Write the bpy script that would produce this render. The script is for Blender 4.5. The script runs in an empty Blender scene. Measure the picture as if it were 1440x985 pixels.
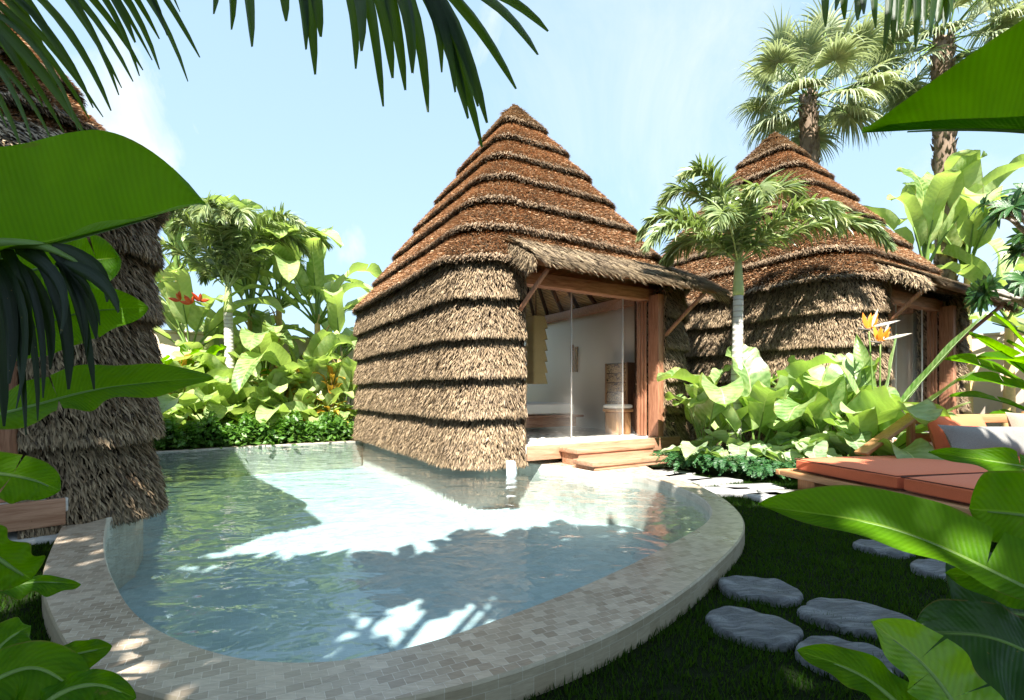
import bpy, math, random
import numpy as np
from mathutils import Vector, Matrix
from mathutils.geometry import tessellate_polygon

scene = bpy.context.scene
COL = scene.collection
rng = np.random.default_rng(11)
random.seed(4)
PI = math.pi
F = 700.0            # focal length in photo pixels (1440 wide)
HY = 553.0           # horizon row
EYE = 1.3            # eye height over the lawn

def W(px, py, d):
    """photo pixel + distance -> world point"""
    return np.array([(px-720)/F*d, d, EYE-(py-HY)/F*d])

def G(px, py, z=0.0):
    d = (EYE-z)*F/(py-HY)
    return np.array([(px-720)/F*d, d, z])

def nrm(v):
    v = np.asarray(v, float)
    return v/np.maximum(np.linalg.norm(v, axis=-1, keepdims=True), 1e-9)

def cr(pts, n, closed=False):
    """Catmull-Rom through pts, n samples"""
    p = np.asarray(pts, float)
    if closed:
        p = np.vstack([p[-1], p, p[0], p[1]])
    else:
        p = np.vstack([2*p[0]-p[1], p, 2*p[-1]-p[-2]])
    m = len(p)-3
    t = np.linspace(0, m, n, endpoint=not closed)
    i = np.minimum(t.astype(int), m-1)
    f = (t-i)[:, None]
    a, b, c, d = p[i], p[i+1], p[i+2], p[i+3]
    return .5*((2*b)+(-a+c)*f+(2*a-5*b+4*c-d)*f**2+(-a+3*b-3*c+d)*f**3)

# ------------------------------------------------------------------ mesh builder
class MB:
    def __init__(s):
        s.v, s.q, s.t, s.ng, s.uv, s.c = [], [], [], [], [], []
        s.n = 0
    def add(s, v, quads=None, tris=None, ngons=None, uv=None, col=None):
        v = np.asarray(v, float).reshape(-1, 3)
        k = len(v)
        s.v.append(v)
        s.uv.append(np.zeros((k, 2)) if uv is None else np.asarray(uv, float).reshape(-1, 2))
        if col is None: c = np.full((k, 3), .5)
        else:
            c = np.asarray(col, float)
            c = np.tile(c, (k, 1)) if c.ndim == 1 else c
        s.c.append(c)
        if quads is not None and len(quads): s.q.append(np.asarray(quads, int)+s.n)
        if tris is not None and len(tris): s.t.append(np.asarray(tris, int)+s.n)
        if ngons is not None:
            for g in ngons: s.ng.append([x+s.n for x in g])
        s.n += k
        return s
    def box(s, x0, x1, y0, y1, z0, z1, M=None):
        v = np.array([[x, y, z] for z in (z0, z1) for y in (y0, y1) for x in (x0, x1)], float)
        if M is not None: v = v@np.asarray(M)[:3, :3].T+np.asarray(M)[:3, 3]
        return s.add(v, [[0, 2, 3, 1], [4, 5, 7, 6], [0, 1, 5, 4], [2, 6, 7, 3], [0, 4, 6, 2], [1, 3, 7, 5]])
    def beam(s, a, b, w, h, up=(0, 0, 1)):
        a, b = np.asarray(a, float), np.asarray(b, float)
        d = nrm(b-a); x = nrm(np.cross(d, up)); z = np.cross(x, d)
        v = [p+x*sx*w/2+z*sz*h/2 for p in (a, b) for sx, sz in ((-1, -1), (1, -1), (1, 1), (-1, 1))]
        return s.add(v, [[0, 1, 2, 3], [7, 6, 5, 4], [0, 4, 5, 1], [1, 5, 6, 2], [2, 6, 7, 3], [3, 7, 4, 0]])
    def tube(s, pts, radii, n=8, col=None, cap=True):
        p = np.asarray(pts, float); k = len(p)
        r = np.broadcast_to(np.asarray(radii, float), (k,))
        T = nrm(np.gradient(p, axis=0))
        ref = np.array([0, 0, 1.]) if abs(T[:, 2]).mean() < .8 else np.array([1., 0, 0])
        X = nrm(np.cross(T, ref)); Y = np.cross(T, X)
        a = np.linspace(0, 2*PI, n, endpoint=False)
        v = p[:, None]+r[:, None, None]*(X[:, None]*np.cos(a)[None, :, None]+Y[:, None]*np.sin(a)[None, :, None])
        i = np.arange(k-1)[:, None]*n; j = np.arange(n)[None]
        j2 = (j+1) % n
        q = np.stack([i+j, i+j2, i+n+j2, i+n+j], -1).reshape(-1, 4)
        L = np.concatenate([[0], np.cumsum(np.linalg.norm(np.diff(p, axis=0), axis=1))])
        uv = np.stack(np.broadcast_arrays(L[:, None], (np.arange(n)/n)[None]), -1)
        s.add(v.reshape(-1, 3), q, uv=uv.reshape(-1, 2), col=col,
              ngons=[list(range(n))[::-1], list(range((k-1)*n, k*n))] if cap else None)
        return s
    def lathe(s, c, prof, n=24):
        """prof: list of (r, z) about a vertical axis at c"""
        c = np.asarray(c, float); a = np.linspace(0, 2*PI, n, endpoint=False)
        v = np.array([[c[0]+r*math.cos(t), c[1]+r*math.sin(t), c[2]+z] for r, z in prof for t in a])
        q = [[i*n+j, i*n+(j+1) % n, (i+1)*n+(j+1) % n, (i+1)*n+j] for i in range(len(prof)-1) for j in range(n)]
        return s.add(v, q, ngons=[list(range(n))[::-1], list(range((len(prof)-1)*n, len(prof)*n))])
    def grid(s, P, uv=None, col=None):
        """P: (a,b,3) lattice of points"""
        a, b = P.shape[:2]
        i = np.arange(a-1)[:, None]*b; j = np.arange(b-1)[None]
        q = np.stack([i+j, i+j+1, i+b+j+1, i+b+j], -1).reshape(-1, 4)
        return s.add(P.reshape(-1, 3), q, uv=uv, col=col)
    def build(s, name, mat, parent=None, smooth=False, bevel=0):
        me = bpy.data.meshes.new(name)
        v = np.concatenate(s.v)
        q = np.concatenate(s.q) if s.q else np.zeros((0, 4), int)
        t = np.concatenate(s.t) if s.t else np.zeros((0, 3), int)
        loops = np.concatenate([q.ravel(), t.ravel(), np.array([x for g in s.ng for x in g], int)])
        tot = np.concatenate([np.full(len(q), 4), np.full(len(t), 3), np.array([len(g) for g in s.ng], int)]).astype(int)
        st = np.concatenate([[0], np.cumsum(tot)[:-1]]).astype(int)
        me.vertices.add(len(v)); me.vertices.foreach_set('co', v.astype(np.float32).ravel())
        me.loops.add(len(loops)); me.loops.foreach_set('vertex_index', loops.astype(np.int32))
        me.polygons.add(len(tot))
        me.polygons.foreach_set('loop_start', st.astype(np.int32))
        me.polygons.foreach_set('loop_total', tot.astype(np.int32))
        me.update(calc_edges=True)
        uvl = me.uv_layers.new(name='UVMap')
        uv = np.concatenate(s.uv)[loops]
        uvl.data.foreach_set('uv', uv.astype(np.float32).ravel())
        ca = me.color_attributes.new('col', 'FLOAT_COLOR', 'POINT')
        c = np.concatenate(s.c); c = np.hstack([c, np.ones((len(c), 1))])
        ca.data.foreach_set('color', c.astype(np.float32).ravel())
        if smooth: me.polygons.foreach_set('use_smooth', np.ones(len(tot), bool))
        me.validate()
        me.materials.append(mat)
        o = bpy.data.objects.new(name, me); COL.objects.link(o)
        if parent is not None: o.parent = parent
        if bevel:
            b = o.modifiers.new('bevel', 'BEVEL'); b.width = bevel; b.segments = 2; b.limit_method = 'ANGLE'
        return o

def tag(o, label, cat, group=None, kind=None):
    if label: o['label'] = label
    if cat: o['category'] = cat
    if group: o['group'] = group
    if kind: o['kind'] = kind
    return o
def structure(o): o['kind'] = 'structure'; return o
def thing(name, label, cat, loc=(0, 0, 0), rz=0, group=None):
    o = bpy.data.objects.new(name, None); COL.objects.link(o)
    o.location = loc; o.rotation_euler = (0, 0, rz); o.empty_display_size = .2
    return tag(o, label, cat, group)
def dup(root, loc, rz, label, group=None, skip=()):
    r = root.copy(); COL.objects.link(r); r.location = loc; r.rotation_euler = (0, 0, rz); r['label'] = label
    if group: r['group'] = group
    for ch in list(root.children):
        if ch.name.split('.')[0] in skip: continue
        c = ch.copy(); COL.objects.link(c); c.parent = r
        for g in ch.children:
            d = g.copy(); COL.objects.link(d); d.parent = c
    return r

# ------------------------------------------------------------------ materials
class N:
    def __init__(s, name):
        s.m = bpy.data.materials.new(name); s.m.use_nodes = True
        s.nt = s.m.node_tree; s.nt.nodes.clear()
        s.out = s.nt.nodes.new('ShaderNodeOutputMaterial')
    def n(s, typ, **kw):
        nd = s.nt.nodes.new('ShaderNode'+typ)
        for k, v in kw.items():
            if k in ('i',):
                for kk, vv in v.items():
                    if isinstance(vv, bpy.types.NodeSocket): s.nt.links.new(vv, nd.inputs[kk])
                    else: nd.inputs[kk].default_value = vv
            else: setattr(nd, k, v)
        return nd
    def noise(s, vec, scale, detail=4, rough=.6, dist=0):
        nd = s.n('TexNoise', i={'Scale': scale, 'Detail': detail, 'Roughness': rough, 'Distortion': dist})
        if vec is not None: s.nt.links.new(vec, nd.inputs['Vector'])
        return nd.outputs['Fac']
    def ramp(s, fac, stops):
        nd = s.n('ValToRGB', i={'Fac': fac}); e = nd.color_ramp.elements
        while len(e) < len(stops): e.new(.5)
        for k, (p, c) in enumerate(stops):
            e[k].position = p; e[k].color = (*c, 1) if len(c) == 3 else c
        return nd.outputs['Color']
    def mix(s, fac, a, b, typ='MIX'):
        nd = s.n('MixRGB', blend_type=typ)
        for k, x in (('Fac', fac), ('Color1', a), ('Color2', b)):
            if isinstance(x, bpy.types.NodeSocket): s.nt.links.new(x, nd.inputs[k])
            elif k == 'Fac': nd.inputs[k].default_value = x
            else: nd.inputs[k].default_value = (*x, 1)
        return nd.outputs['Color']
    def math(s, op, a, b=0.0, clamp=False):
        nd = s.n('Math', operation=op, use_clamp=clamp)
        for k, x in ((0, a), (1, b)):
            if isinstance(x, bpy.types.NodeSocket): s.nt.links.new(x, nd.inputs[k])
            else: nd.inputs[k].default_value = x
        return nd.outputs[0]
    def coord(s, kind='Object', scale=(1, 1, 1), rot=(0, 0, 0)):
        tc = s.n('TexCoord').outputs[kind]
        mp = s.n('Mapping', i={'Vector': tc, 'Scale': scale, 'Rotation': rot})
        return mp.outputs[0]
    def attr(s, name='col'): return s.n('Attribute', attribute_name=name).outputs['Color']
    def bump(s, h, strength=.3, dist=.02):
        return s.n('Bump', i={'Height': h, 'Strength': strength, 'Distance': dist}).outputs[0]
    def pbr(s, col, rough=.6, normal=None, spec=.5, **kw):
        p = s.n('BsdfPrincipled')
        for k, x in (('Base Color', col), ('Roughness', rough), ('Normal', normal), ('Specular IOR Level', spec)):
            if x is None: continue
            if isinstance(x, bpy.types.NodeSocket): s.nt.links.new(x, p.inputs[k])
            elif k == 'Base Color': p.inputs[k].default_value = (*x, 1)
            else: p.inputs[k].default_value = x
        for k, x in kw.items(): p.inputs[k.replace('_', ' ')].default_value = x
        return p.outputs[0]
    def done(s, shader):
        s.nt.links.new(shader, s.out.inputs['Surface']); return s.m

def m_leaf(name, dark, light, trans, tmix=.4, rough=.35, vein=26., rib=(.30, .40, .10), spec=.5, ribw=.035, vstr=.35, tip=None):
    n = N(name)
    uv = n.n('TexCoord').outputs['UV']
    sep = n.n('SeparateXYZ', i={'Vector': uv})
    u, v = sep.outputs[0], sep.outputs[1]
    av = n.math('ABSOLUTE', v)
    rnd = n.n('SeparateColor', i={'Color': n.attr()}).outputs[0]
    wob = n.math('MULTIPLY', n.noise(n.coord('UV', (9, 2, 1)), 1.0, 3), 9.0)
    ph = n.math('ADD', n.math('ADD', n.math('MULTIPLY', u, vein*6.283), wob), n.math('MULTIPLY', av, -9.0))
    wv = n.math('MULTIPLY_ADD', n.math('SINE', ph), .5); wv.node.inputs[2].default_value = .5
    obj = n.coord('Object')
    ns = n.noise(obj, 7.0, 4)
    f = n.math('ADD', n.math('MULTIPLY', rnd, .75), n.math('MULTIPLY', n.math('SUBTRACT', ns, .5), 1.1), clamp=True)
    base = n.mix(f, dark, light)
    base = n.mix(n.math('MULTIPLY', wv, .22), base, tuple(min(1, 1.5*x) for x in light))
    ph2 = n.math('ADD', n.math('MULTIPLY', u, vein*7.3*6.283), n.math('MULTIPLY', av, -26.0))
    w2 = n.math('MULTIPLY_ADD', n.math('SINE', ph2), .5); w2.node.inputs[2].default_value = .5
    base = n.mix(n.math('MULTIPLY', w2, .2), base, tuple(.45*x for x in dark))
    blot = n.noise(obj, 2.6, 5, .65)
    base = n.mix(n.math('MULTIPLY', n.math('SUBTRACT', blot, .48), 2.2, clamp=True), base, (light[0]*1.5, light[1]*1.25, light[2]))
    isrib = n.math('LESS_THAN', av, ribw)
    base = n.mix(isrib, base, rib)
    # brown dried margin in places
    brown = n.math('MULTIPLY', n.math('GREATER_THAN', n.math('ADD', av, n.math('MULTIPLY', n.noise(obj, 14.0, 3), .06)), .985), n.math('GREATER_THAN', n.noise(obj, 3.0, 2), .48))
    base = n.mix(n.math('MULTIPLY', brown, .8), base, (.16, .10, .03))
    spot = n.math('MULTIPLY', n.math('GREATER_THAN', n.noise(obj, 42.0, 3, .7), .685), n.math('GREATER_THAN', n.noise(obj, 4.0, 2), .50))
    base = n.mix(n.math('MULTIPLY', spot, .7), base, (.17, .12, .03))
    hgt = n.math('ADD', n.math('ADD', n.math('MULTIPLY', wv, 1.0), n.math('MULTIPLY', w2, .35)), n.math('MULTIPLY', n.noise(obj, 30., 3), .5))
    nb = n.bump(hgt, vstr, .006)
    p = n.pbr(base, rough, nb, spec)
    tcol = n.mix(n.math('ADD', n.math('MULTIPLY', wv, .22), n.math('MULTIPLY', w2, .14)), trans, tuple(.42*x for x in trans))
    tcol = n.mix(isrib, tcol, tuple(.8*x for x in trans))
    tcol = n.mix(n.math('MULTIPLY', n.math('SUBTRACT', ns, .35), .9, clamp=True), tcol, tuple(.45*x for x in trans))
    t = n.n('BsdfTranslucent', i={'Color': tcol, 'Normal': nb}).outputs[0]
    return n.done(n.n('MixShader', i={'Fac': tmix, 1: p, 2: t}).outputs[0])

def m_wood(name, a, b, axis=0, scale=1.0, rough=.5, spec=.35):
    n = N(name)
    sc = [14*scale]*3; sc[axis] = 1.1*scale
    c = n.coord('Object', tuple(sc))
    f = n.noise(c, 1.6, 8, .62, 1.2)
    f2 = n.noise(n.coord('Object', tuple(x*4 for x in sc)), 2.0, 4, .6)
    col = n.ramp(n.math('ADD', n.math('MULTIPLY', f, .75), n.math('MULTIPLY', f2, .25)), [(.34, a), (.66, b)])
    return n.done(n.pbr(col, rough, n.bump(f2, .25, .004), spec))

def m_plain(name, col, rough=.7, nscale=18., var=.25, bump=.2, spec=.3, bd=.004):
    n = N(name)
    ns = n.noise(n.coord('Object'), nscale, 6)
    c = n.mix(ns, tuple(x*(1-var) for x in col), tuple(min(1, x*(1+var)) for x in col))
    return n.done(n.pbr(c, rough, n.bump(ns, bump, bd), spec))

def m_straw(name, rough=.62):
    n = N(name)
    c = n.attr()
    ns = n.noise(n.coord('Object'), 2.2, 4)
    c = n.mix(n.math('MULTIPLY', n.math('SUBTRACT', ns, .42), 1.5, clamp=True), c, (.10, .065, .04))
    p = n.pbr(c, rough, None, .3)
    t = n.n('BsdfTranslucent', i={'Color': c}).outputs[0]
    return n.done(n.n('MixShader', i={'Fac': .12, 1: p, 2: t}).outputs[0])

def m_tile(name, c1, c2, mortar, bw, bh, rot=0.0, rough=.3, coordkind='Object', spec=.5, bumpy=.35):
    n = N(name)
    vec = n.coord(coordkind, rot=(0, 0, rot))
    b = n.n('TexBrick', offset=.5, squash=1.0, i={'Vector': vec, 'Color1': (*c1, 1), 'Color2': (*c2, 1), 'Mortar': (*mortar, 1), 'Scale': 1.0,
            'Mortar Size': .0020, 'Mortar Smooth': .3, 'Bias': 0.0, 'Brick Width': bw, 'Row Height': bh})
    gr = n.noise(n.coord(coordkind, (9, 60, 30), (0, 0, rot)), 1.5, 6, .65, .6)
    col = n.mix(n.math('MULTIPLY', n.math('SUBTRACT', gr, .35), 1.4, clamp=True), b.outputs['Color'], tuple(.5*x for x in c1))
    big = n.noise(n.coord(coordkind), 1.1, 4)
    col = n.mix(n.math('MULTIPLY', n.math('SUBTRACT', big, .45), 1.2, clamp=True), col, tuple(.72*x for x in c2))
    h = n.math('SUBTRACT', n.math('MULTIPLY', gr, .25), b.outputs['Fac'])
    rg = n.math('ADD', n.math('MULTIPLY', big, .35), rough-.12)
    return n.done(n.pbr(col, rg, n.bump(h, bumpy, .004), spec))

M = {}
M['soil'] = m_plain('soil', (.045, .032, .02), .95, 9, .5, .6, .1, .03)
M['teaky'] = m_wood('teak_side', (.32, .15, .065), (.52, .28, .13), 1, .9)
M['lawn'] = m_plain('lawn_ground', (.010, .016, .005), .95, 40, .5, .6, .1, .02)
M['straw'] = m_straw('thatch_straw')
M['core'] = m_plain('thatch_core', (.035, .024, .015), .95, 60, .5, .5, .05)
M['wood'] = m_wood('red_hardwood', (.20, .08, .042), (.50, .245, .145), 2)
M['woodh'] = m_wood('red_hardwood_h', (.20, .08, .042), (.50, .245, .145), 0)
M['deckw'] = m_wood('deck_hardwood', (.26, .115, .06), (.56, .32, .20), 0, .8, .55)
M['teak'] = m_wood('teak', (.32, .15, .065), (.52, .28, .13), 0, .9)
M['teakz'] = m_wood('teak_upright', (.32, .15, .065), (.52, .28, .13), 2, .9)
M['plaster'] = m_plain('plaster', (.92, .83, .725), .85, 5, .02, .1, .15)
M['boundary'] = m_plain('boundary_plaster', (.62, .52, .42), .9, 2.5, .12, .2, .1)
M['stonefloor'] = m_tile('floor_stone', (.76, .72, .66), (.82, .78, .72), (.6, .56, .5), .9, .6, 0, .2, bumpy=.04)
M['coping'] = m_tile('coping_tile', (.36, .28, .20), (.64, .535, .41), (.70, .62, .51), .066, .054, math.radians(-28), .22, bumpy=.5)
M['copingside'] = m_tile('coping_side_tile', (.34, .28, .19), (.42, .36, .26), (.5, .45, .36), .115, .088, 0, .4, 'UV')
M['poolfloor'] = m_tile('pool_tile', (.45, .51, .505), (.60, .65, .635), (.70, .73, .72), .12, .09, math.radians(-28), .5)
M['poolwall'] = m_tile('pool_wall_tile', (.48, .44, .36), (.66, .61, .51), (.7, .66, .58), .115, .088, 0, .5, 'UV')

def m_slate():
    n = N('slate')
    c = n.coord('Object', (1, 1, 1), (0, 0, .5))
    warp = n.noise(n.coord('Object', (2.2, 11, 6), (0, 0, .45)), 1.6, 9, .68, .9)
    fine = n.noise(c, 55, 6, .7)
    col = n.ramp(warp, [(.32, (.05, .055, .06)), (.47, (.15, .157, .17)), (.70, (.42, .435, .455))])
    col = n.mix(n.math('MULTIPLY', fine, .4), col, (.30, .31, .33))
    h = n.math('ADD', warp, n.math('MULTIPLY', fine, .35))
    return n.done(n.pbr(col, .62, n.bump(h, 1.0, .06), .4))
M['slate'] = m_slate()
M['paving'] = m_plain('pale_paving', (.42, .41, .39), .8, 14, .3, .5, .25, .01)

def m_water():
    n = N('pool_water')
    c = n.coord('Object', (1, 1, 1))
    w1 = n.noise(n.coord('Object', (1.3, 1.9, 1), (0, 0, .55)), 1.5, 3, .5, .6)
    w2 = n.noise(c, 7.0, 3, .5)
    w3 = n.noise(c, 26.0, 2, .5)
    h = n.math('ADD', n.math('ADD', w1, n.math('MULTIPLY', w2, .10)), n.math('MULTIPLY', w3, .008))
    nb = n.bump(h, .5, .06)
    fc = n.n('LayerWeight', i={'Blend': .5, 'Normal': nb}).outputs['Facing']
    fr = n.math('MULTIPLY_ADD', n.math('POWER', fc, 4.8), .95); fr.node.inputs[2].default_value = .04
    gl = n.n('BsdfGlossy', i={'Color': (1, 1, 1, 1), 'Roughness': .015, 'Normal': nb}).outputs[0]
    tr = n.n('BsdfTransparent', i={'Color': (.79, .91, .94, 1)}).outputs[0]
    return n.done(n.n('MixShader', i={'Fac': fr, 1: tr, 2: gl}).outputs[0])
M['water'] = m_water()
def m_glass():
    n = N('clear_glass')
    fc = n.n('LayerWeight', i={'Blend': .5}).outputs['Facing']
    fr = n.math('MULTIPLY_ADD', n.math('POWER', fc, 5.0), .3); fr.node.inputs[2].default_value = .0012
    gl = n.n('BsdfGlossy', i={'Color': (1, 1, 1, 1), 'Roughness': .0}).outputs[0]
    tr = n.n('BsdfTransparent', i={'Color': (.985, .99, .985, 1)}).outputs[0]
    return n.done(n.n('MixShader', i={'Fac': fr, 1: tr, 2: gl}).outputs[0])
M['glass'] = m_glass()
def m_spout():
    n = N('falling_water')
    st = n.noise(n.coord('Object', (40, 40, 3)), 1.5, 4)
    p = n.pbr((.80, .86, .9), .12, n.bump(st, .6, .02), .6)
    tr = n.n('BsdfTransparent', i={'Color': (.95, .97, 1, 1)}).outputs[0]
    f = n.math('MULTIPLY_ADD', st, .6); f.node.inputs[2].default_value = .35
    return n.done(n.n('MixShader', i={'Fac': f, 1: tr, 2: p}).outputs[0])
M['spout'] = m_spout()
def m_fabric(name, col, scale=260., var=.3):
    n = N(name)
    c = n.coord('Object')
    w = n.n('TexVoronoi', i={'Vector': c, 'Scale': scale}).outputs['Distance']
    ns = n.noise(c, 5, 4)
    cc = n.mix(w, col, tuple(x*(1-var) for x in col))
    cc = n.mix(n.math('MULTIPLY', ns, .25), cc, tuple(x*.75 for x in col))
    h = n.math('ADD', n.math('MULTIPLY', w, .6), n.math('MULTIPLY', ns, 2.5))
    return n.done(n.pbr(cc, .9, n.bump(h, .35, .004), .15, Sheen_Weight=.15))
M['orange'] = m_fabric('terracotta_fabric', (.80, .195, .082))
M['grey'] = m_fabric('grey_weave', (.27, .26, .24), 200, .6)
M['beige'] = m_fabric('beige_weave', (.36, .29, .22), 200, .5)
M['linen'] = m_fabric('white_linen', (.86, .83, .79), 300, .08)
M['piping'] = m_plain('dark_piping', (.10, .035, .022), .8)

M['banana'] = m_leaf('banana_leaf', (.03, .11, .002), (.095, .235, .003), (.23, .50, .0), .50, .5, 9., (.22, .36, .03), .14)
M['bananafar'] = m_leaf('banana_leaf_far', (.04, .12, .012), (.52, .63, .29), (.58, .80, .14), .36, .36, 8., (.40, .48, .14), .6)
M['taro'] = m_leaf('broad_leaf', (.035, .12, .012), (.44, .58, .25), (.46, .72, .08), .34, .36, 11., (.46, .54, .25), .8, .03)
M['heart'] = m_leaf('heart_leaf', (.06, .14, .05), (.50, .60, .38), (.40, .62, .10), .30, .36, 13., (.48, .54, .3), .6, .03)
M['croton'] = m_leaf('croton_leaf', (.10, .12, .01), (.72, .38, .06), (.75, .45, .04), .32, .35, 13., (.8, .5, .1), .6, .05)
M['small'] = m_leaf('small_leaf', (.02, .075, .012), (.09, .22, .035), (.22, .46, .04), .3, .35, 30., vstr=.1)
M['hedge'] = m_leaf('hedge_leaf', (.018, .07, .010), (.10, .24, .03), (.20, .44, .03), .3, .42, 30., vstr=.1)
M['fern'] = m_leaf('fern_leaf', (.008, .05, .014), (.04, .14, .045), (.06, .22, .04), .25, .45, 30., vstr=.1)
M['palm'] = m_leaf('palm_leaflet', (.02, .065, .016), (.40, .47, .22), (.34, .48, .09), .28, .30, 0., (.42, .45, .18), .6, .0, .1)
M['coco'] = m_leaf('coconut_leaflet', (.004, .016, .006), (.018, .045, .008), (.20, .40, .0), .26, .42, 0., (.03, .06, .015), .25, .0, .1)
M['deadfrond'] = m_leaf('dark_leaflet', (.003, .007, .003), (.010, .022, .006), (.07, .14, .01), .16, .45, 0., (.012, .015, .008), .2, .0, .1)
M['fan'] = m_leaf('fan_palm_leaf', (.12, .18, .10), (.54, .58, .38), (.46, .54, .22), .34, .40, 0., (.4, .46, .2), .45, .0, .1)
M['frangi'] = m_leaf('frangipani_leaf', (.012, .05, .014), (.05, .14, .035), (.12, .30, .03), .22, .3, 20., (.2, .3, .1), .6)
M['shade'] = m_leaf('tree_leaf', (.03, .09, .015), (.06, .15, .025), (.12, .26, .02), .2, .45, 30.)
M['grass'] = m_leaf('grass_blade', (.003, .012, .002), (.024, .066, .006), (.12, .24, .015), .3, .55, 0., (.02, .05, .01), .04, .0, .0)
M['stem'] = m_plain('green_stem', (.14, .23, .05), .45, 12, .35)
M['straws'] = m_plain('dry_stem', (.62, .44, .20), .8, 12, .35)
M['bark'] = m_plain('brown_bark', (.11, .075, .05), .9, 22, .55, .8, .15, .03)
M['greybark'] = m_plain('grey_bark', (.30, .27, .24), .8, 16, .35, .4, .2, .01)
def m_ringed():
    n = N('ringed_trunk')
    z = n.n('SeparateXYZ', i={'Vector': n.coord('Object')}).outputs[2]
    ns = n.noise(n.coord('Object'), 12, 5)
    w = n.math('SINE', n.math('ADD', n.math('MULTIPLY', z, 62.0), n.math('MULTIPLY', ns, 3.0)))
    f = n.math('GREATER_THAN', w, .72)
    col = n.mix(f, (.52, .50, .46), (.33, .30, .27))
    col = n.mix(n.math('MULTIPLY', ns, .35), col, (.30, .27, .24))
    return n.done(n.pbr(col, .8, n.bump(w, .4, .01), .2))
M['ringed'] = m_ringed()
M['shaft'] = m_plain('crownshaft', (.36, .42, .17), .4, 6, .3, .1, .4)
M['flowero'] = m_leaf('orange_petal', (.72, .20, .012), (.85, .34, .03), (.9, .35, .03), .3, .4, 4., (.8, .3, .02))
M['flowerw'] = m_leaf('pale_bract', (.55, .55, .48), (.72, .70, .62), (.6, .6, .5), .3, .4, 4., (.6, .55, .5))
M['flowerr'] = m_leaf('red_bract', (.5, .05, .015), (.7, .12, .03), (.7, .1, .03), .3, .4, 4., (.6, .1, .02))
M['bract'] = m_plain('grey_green_bract', (.16, .15, .13), .5)

def m_bamboo():
    n = N('bamboo_ceiling')
    c = n.coord('UV')
    s = n.n('SeparateXYZ', i={'Vector': c}).outputs[1]
    w = n.math('SINE', n.math('MULTIPLY', s, 150.))
    ns = n.noise(n.coord('UV', (2, 50, 1)), 1.0, 4)
    col = n.ramp(n.math('ADD', n.math('MULTIPLY', w, .25), ns), [(.2, (.20, .09, .035)), (.5, (.58, .34, .16)), (.8, (.76, .52, .28))])
    return n.done(n.pbr(col, .55, n.bump(w, .5, .02), .3))
M['bamboo'] = m_bamboo()
def m_carved():
    n = N('carved_drawer')
    c = n.coord('Object')
    ns = n.noise(c, 9, 2, .5, 2.5)
    band = n.math('ABSOLUTE', n.math('SUBTRACT', ns, .5))
    line = n.math('LESS_THAN', band, .03)
    col = n.mix(line, n.ramp(n.noise(c, 22, 5), [(.3, (.30, .17, .075)), (.7, (.52, .35, .18))]), (.05, .022, .012))
    return n.done(n.pbr(col, .6, n.bump(line, -.6, .01), .3))
M['carved'] = m_carved()
M['darkwood'] = m_wood('dark_wood', (.045, .02, .012), (.12, .055, .03), 2)
M['drum'] = m_wood('stool_wood', (.26, .12, .05), (.50, .28, .13), 2)
M['woven'] = m_plain('woven_panel', (.40, .31, .15), .8, 60, .4, .5)
def m_rug():
    n = N('patterned_rug')
    c = n.coord('Object')
    ck = n.n('TexWave', wave_type='BANDS', bands_direction='X', i={'Vector': c, 'Scale': 1.6, 'Distortion': 3.0, 'Detail': 1.0}).outputs['Fac']
    ck2 = n.n('TexWave', wave_type='BANDS', bands_direction='Y', i={'Vector': c, 'Scale': 1.3}).outputs['Fac']
    f = n.math('MULTIPLY', n.math('GREATER_THAN', ck, .62), n.math('GREATER_THAN', ck2, .55))
    col = n.mix(f, (.60, .57, .52), (.12, .11, .10))
    return n.done(n.pbr(col, .95, n.bump(n.noise(c, 150, 2), .4, .004), .1))
M['rug'] = m_rug()
# ================================================================== camera, light, sky
cam = bpy.data.objects.new('camera', bpy.data.cameras.new('camera')); COL.objects.link(cam)
cam.location = (0, 0, EYE); cam.rotation_euler = (PI/2, 0, 0)
cam.data.sensor_width = 36; cam.data.sensor_fit = 'HORIZONTAL'
cam.data.lens = 36*F/1440; cam.data.shift_y = (HY-492.5)/1440
cam.data.clip_start = .02; cam.data.clip_end = 2000
scene.camera = cam
EL = math.radians(52); SX, SY = -.09, -.996
sdir = Vector((SX*math.cos(EL), SY*math.cos(EL), math.sin(EL))).normalized()
sun = bpy.data.objects.new('sun', bpy.data.lights.new('sun', 'SUN')); COL.objects.link(sun)
sun.data.energy = 5.0; sun.data.angle = math.radians(.5); sun.data.color = (1, .955, .88)
sun.rotation_euler = sdir.to_track_quat('Z', 'Y').to_euler(); sun.location = (-4, -20, 30)

wd = bpy.data.worlds.new('World'); scene.world = wd; wd.use_nodes = True
nt = wd.node_tree; nt.nodes.clear()
def wn(t, **i):
    nd = nt.nodes.new('ShaderNode'+t)
    for k, v in i.items():
        k = k.replace('_', ' ')
        if isinstance(v, bpy.types.NodeSocket): nt.links.new(v, nd.inputs[k])
        else: nd.inputs[k].default_value = v
    return nd
def wm(op, a, b=0., clamp=False):
    nd = nt.nodes.new('ShaderNodeMath'); nd.operation = op; nd.use_clamp = clamp
    for k, x in ((0, a), (1, b)):
        if isinstance(x, bpy.types.NodeSocket): nt.links.new(x, nd.inputs[k])
        else: nd.inputs[k].default_value = x
    return nd.outputs[0]
sky = nt.nodes.new('ShaderNodeTexSky'); sky.sky_type = 'NISHITA'; sky.sun_disc = False
sky.sun_elevation = EL; sky.sun_rotation = math.atan2(SX, SY) % (2*PI)
sky.air_density = 1.0; sky.dust_density = 2.0; sky.ozone_density = 1.2
tc = wn('TexCoord').outputs['Generated']
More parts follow.
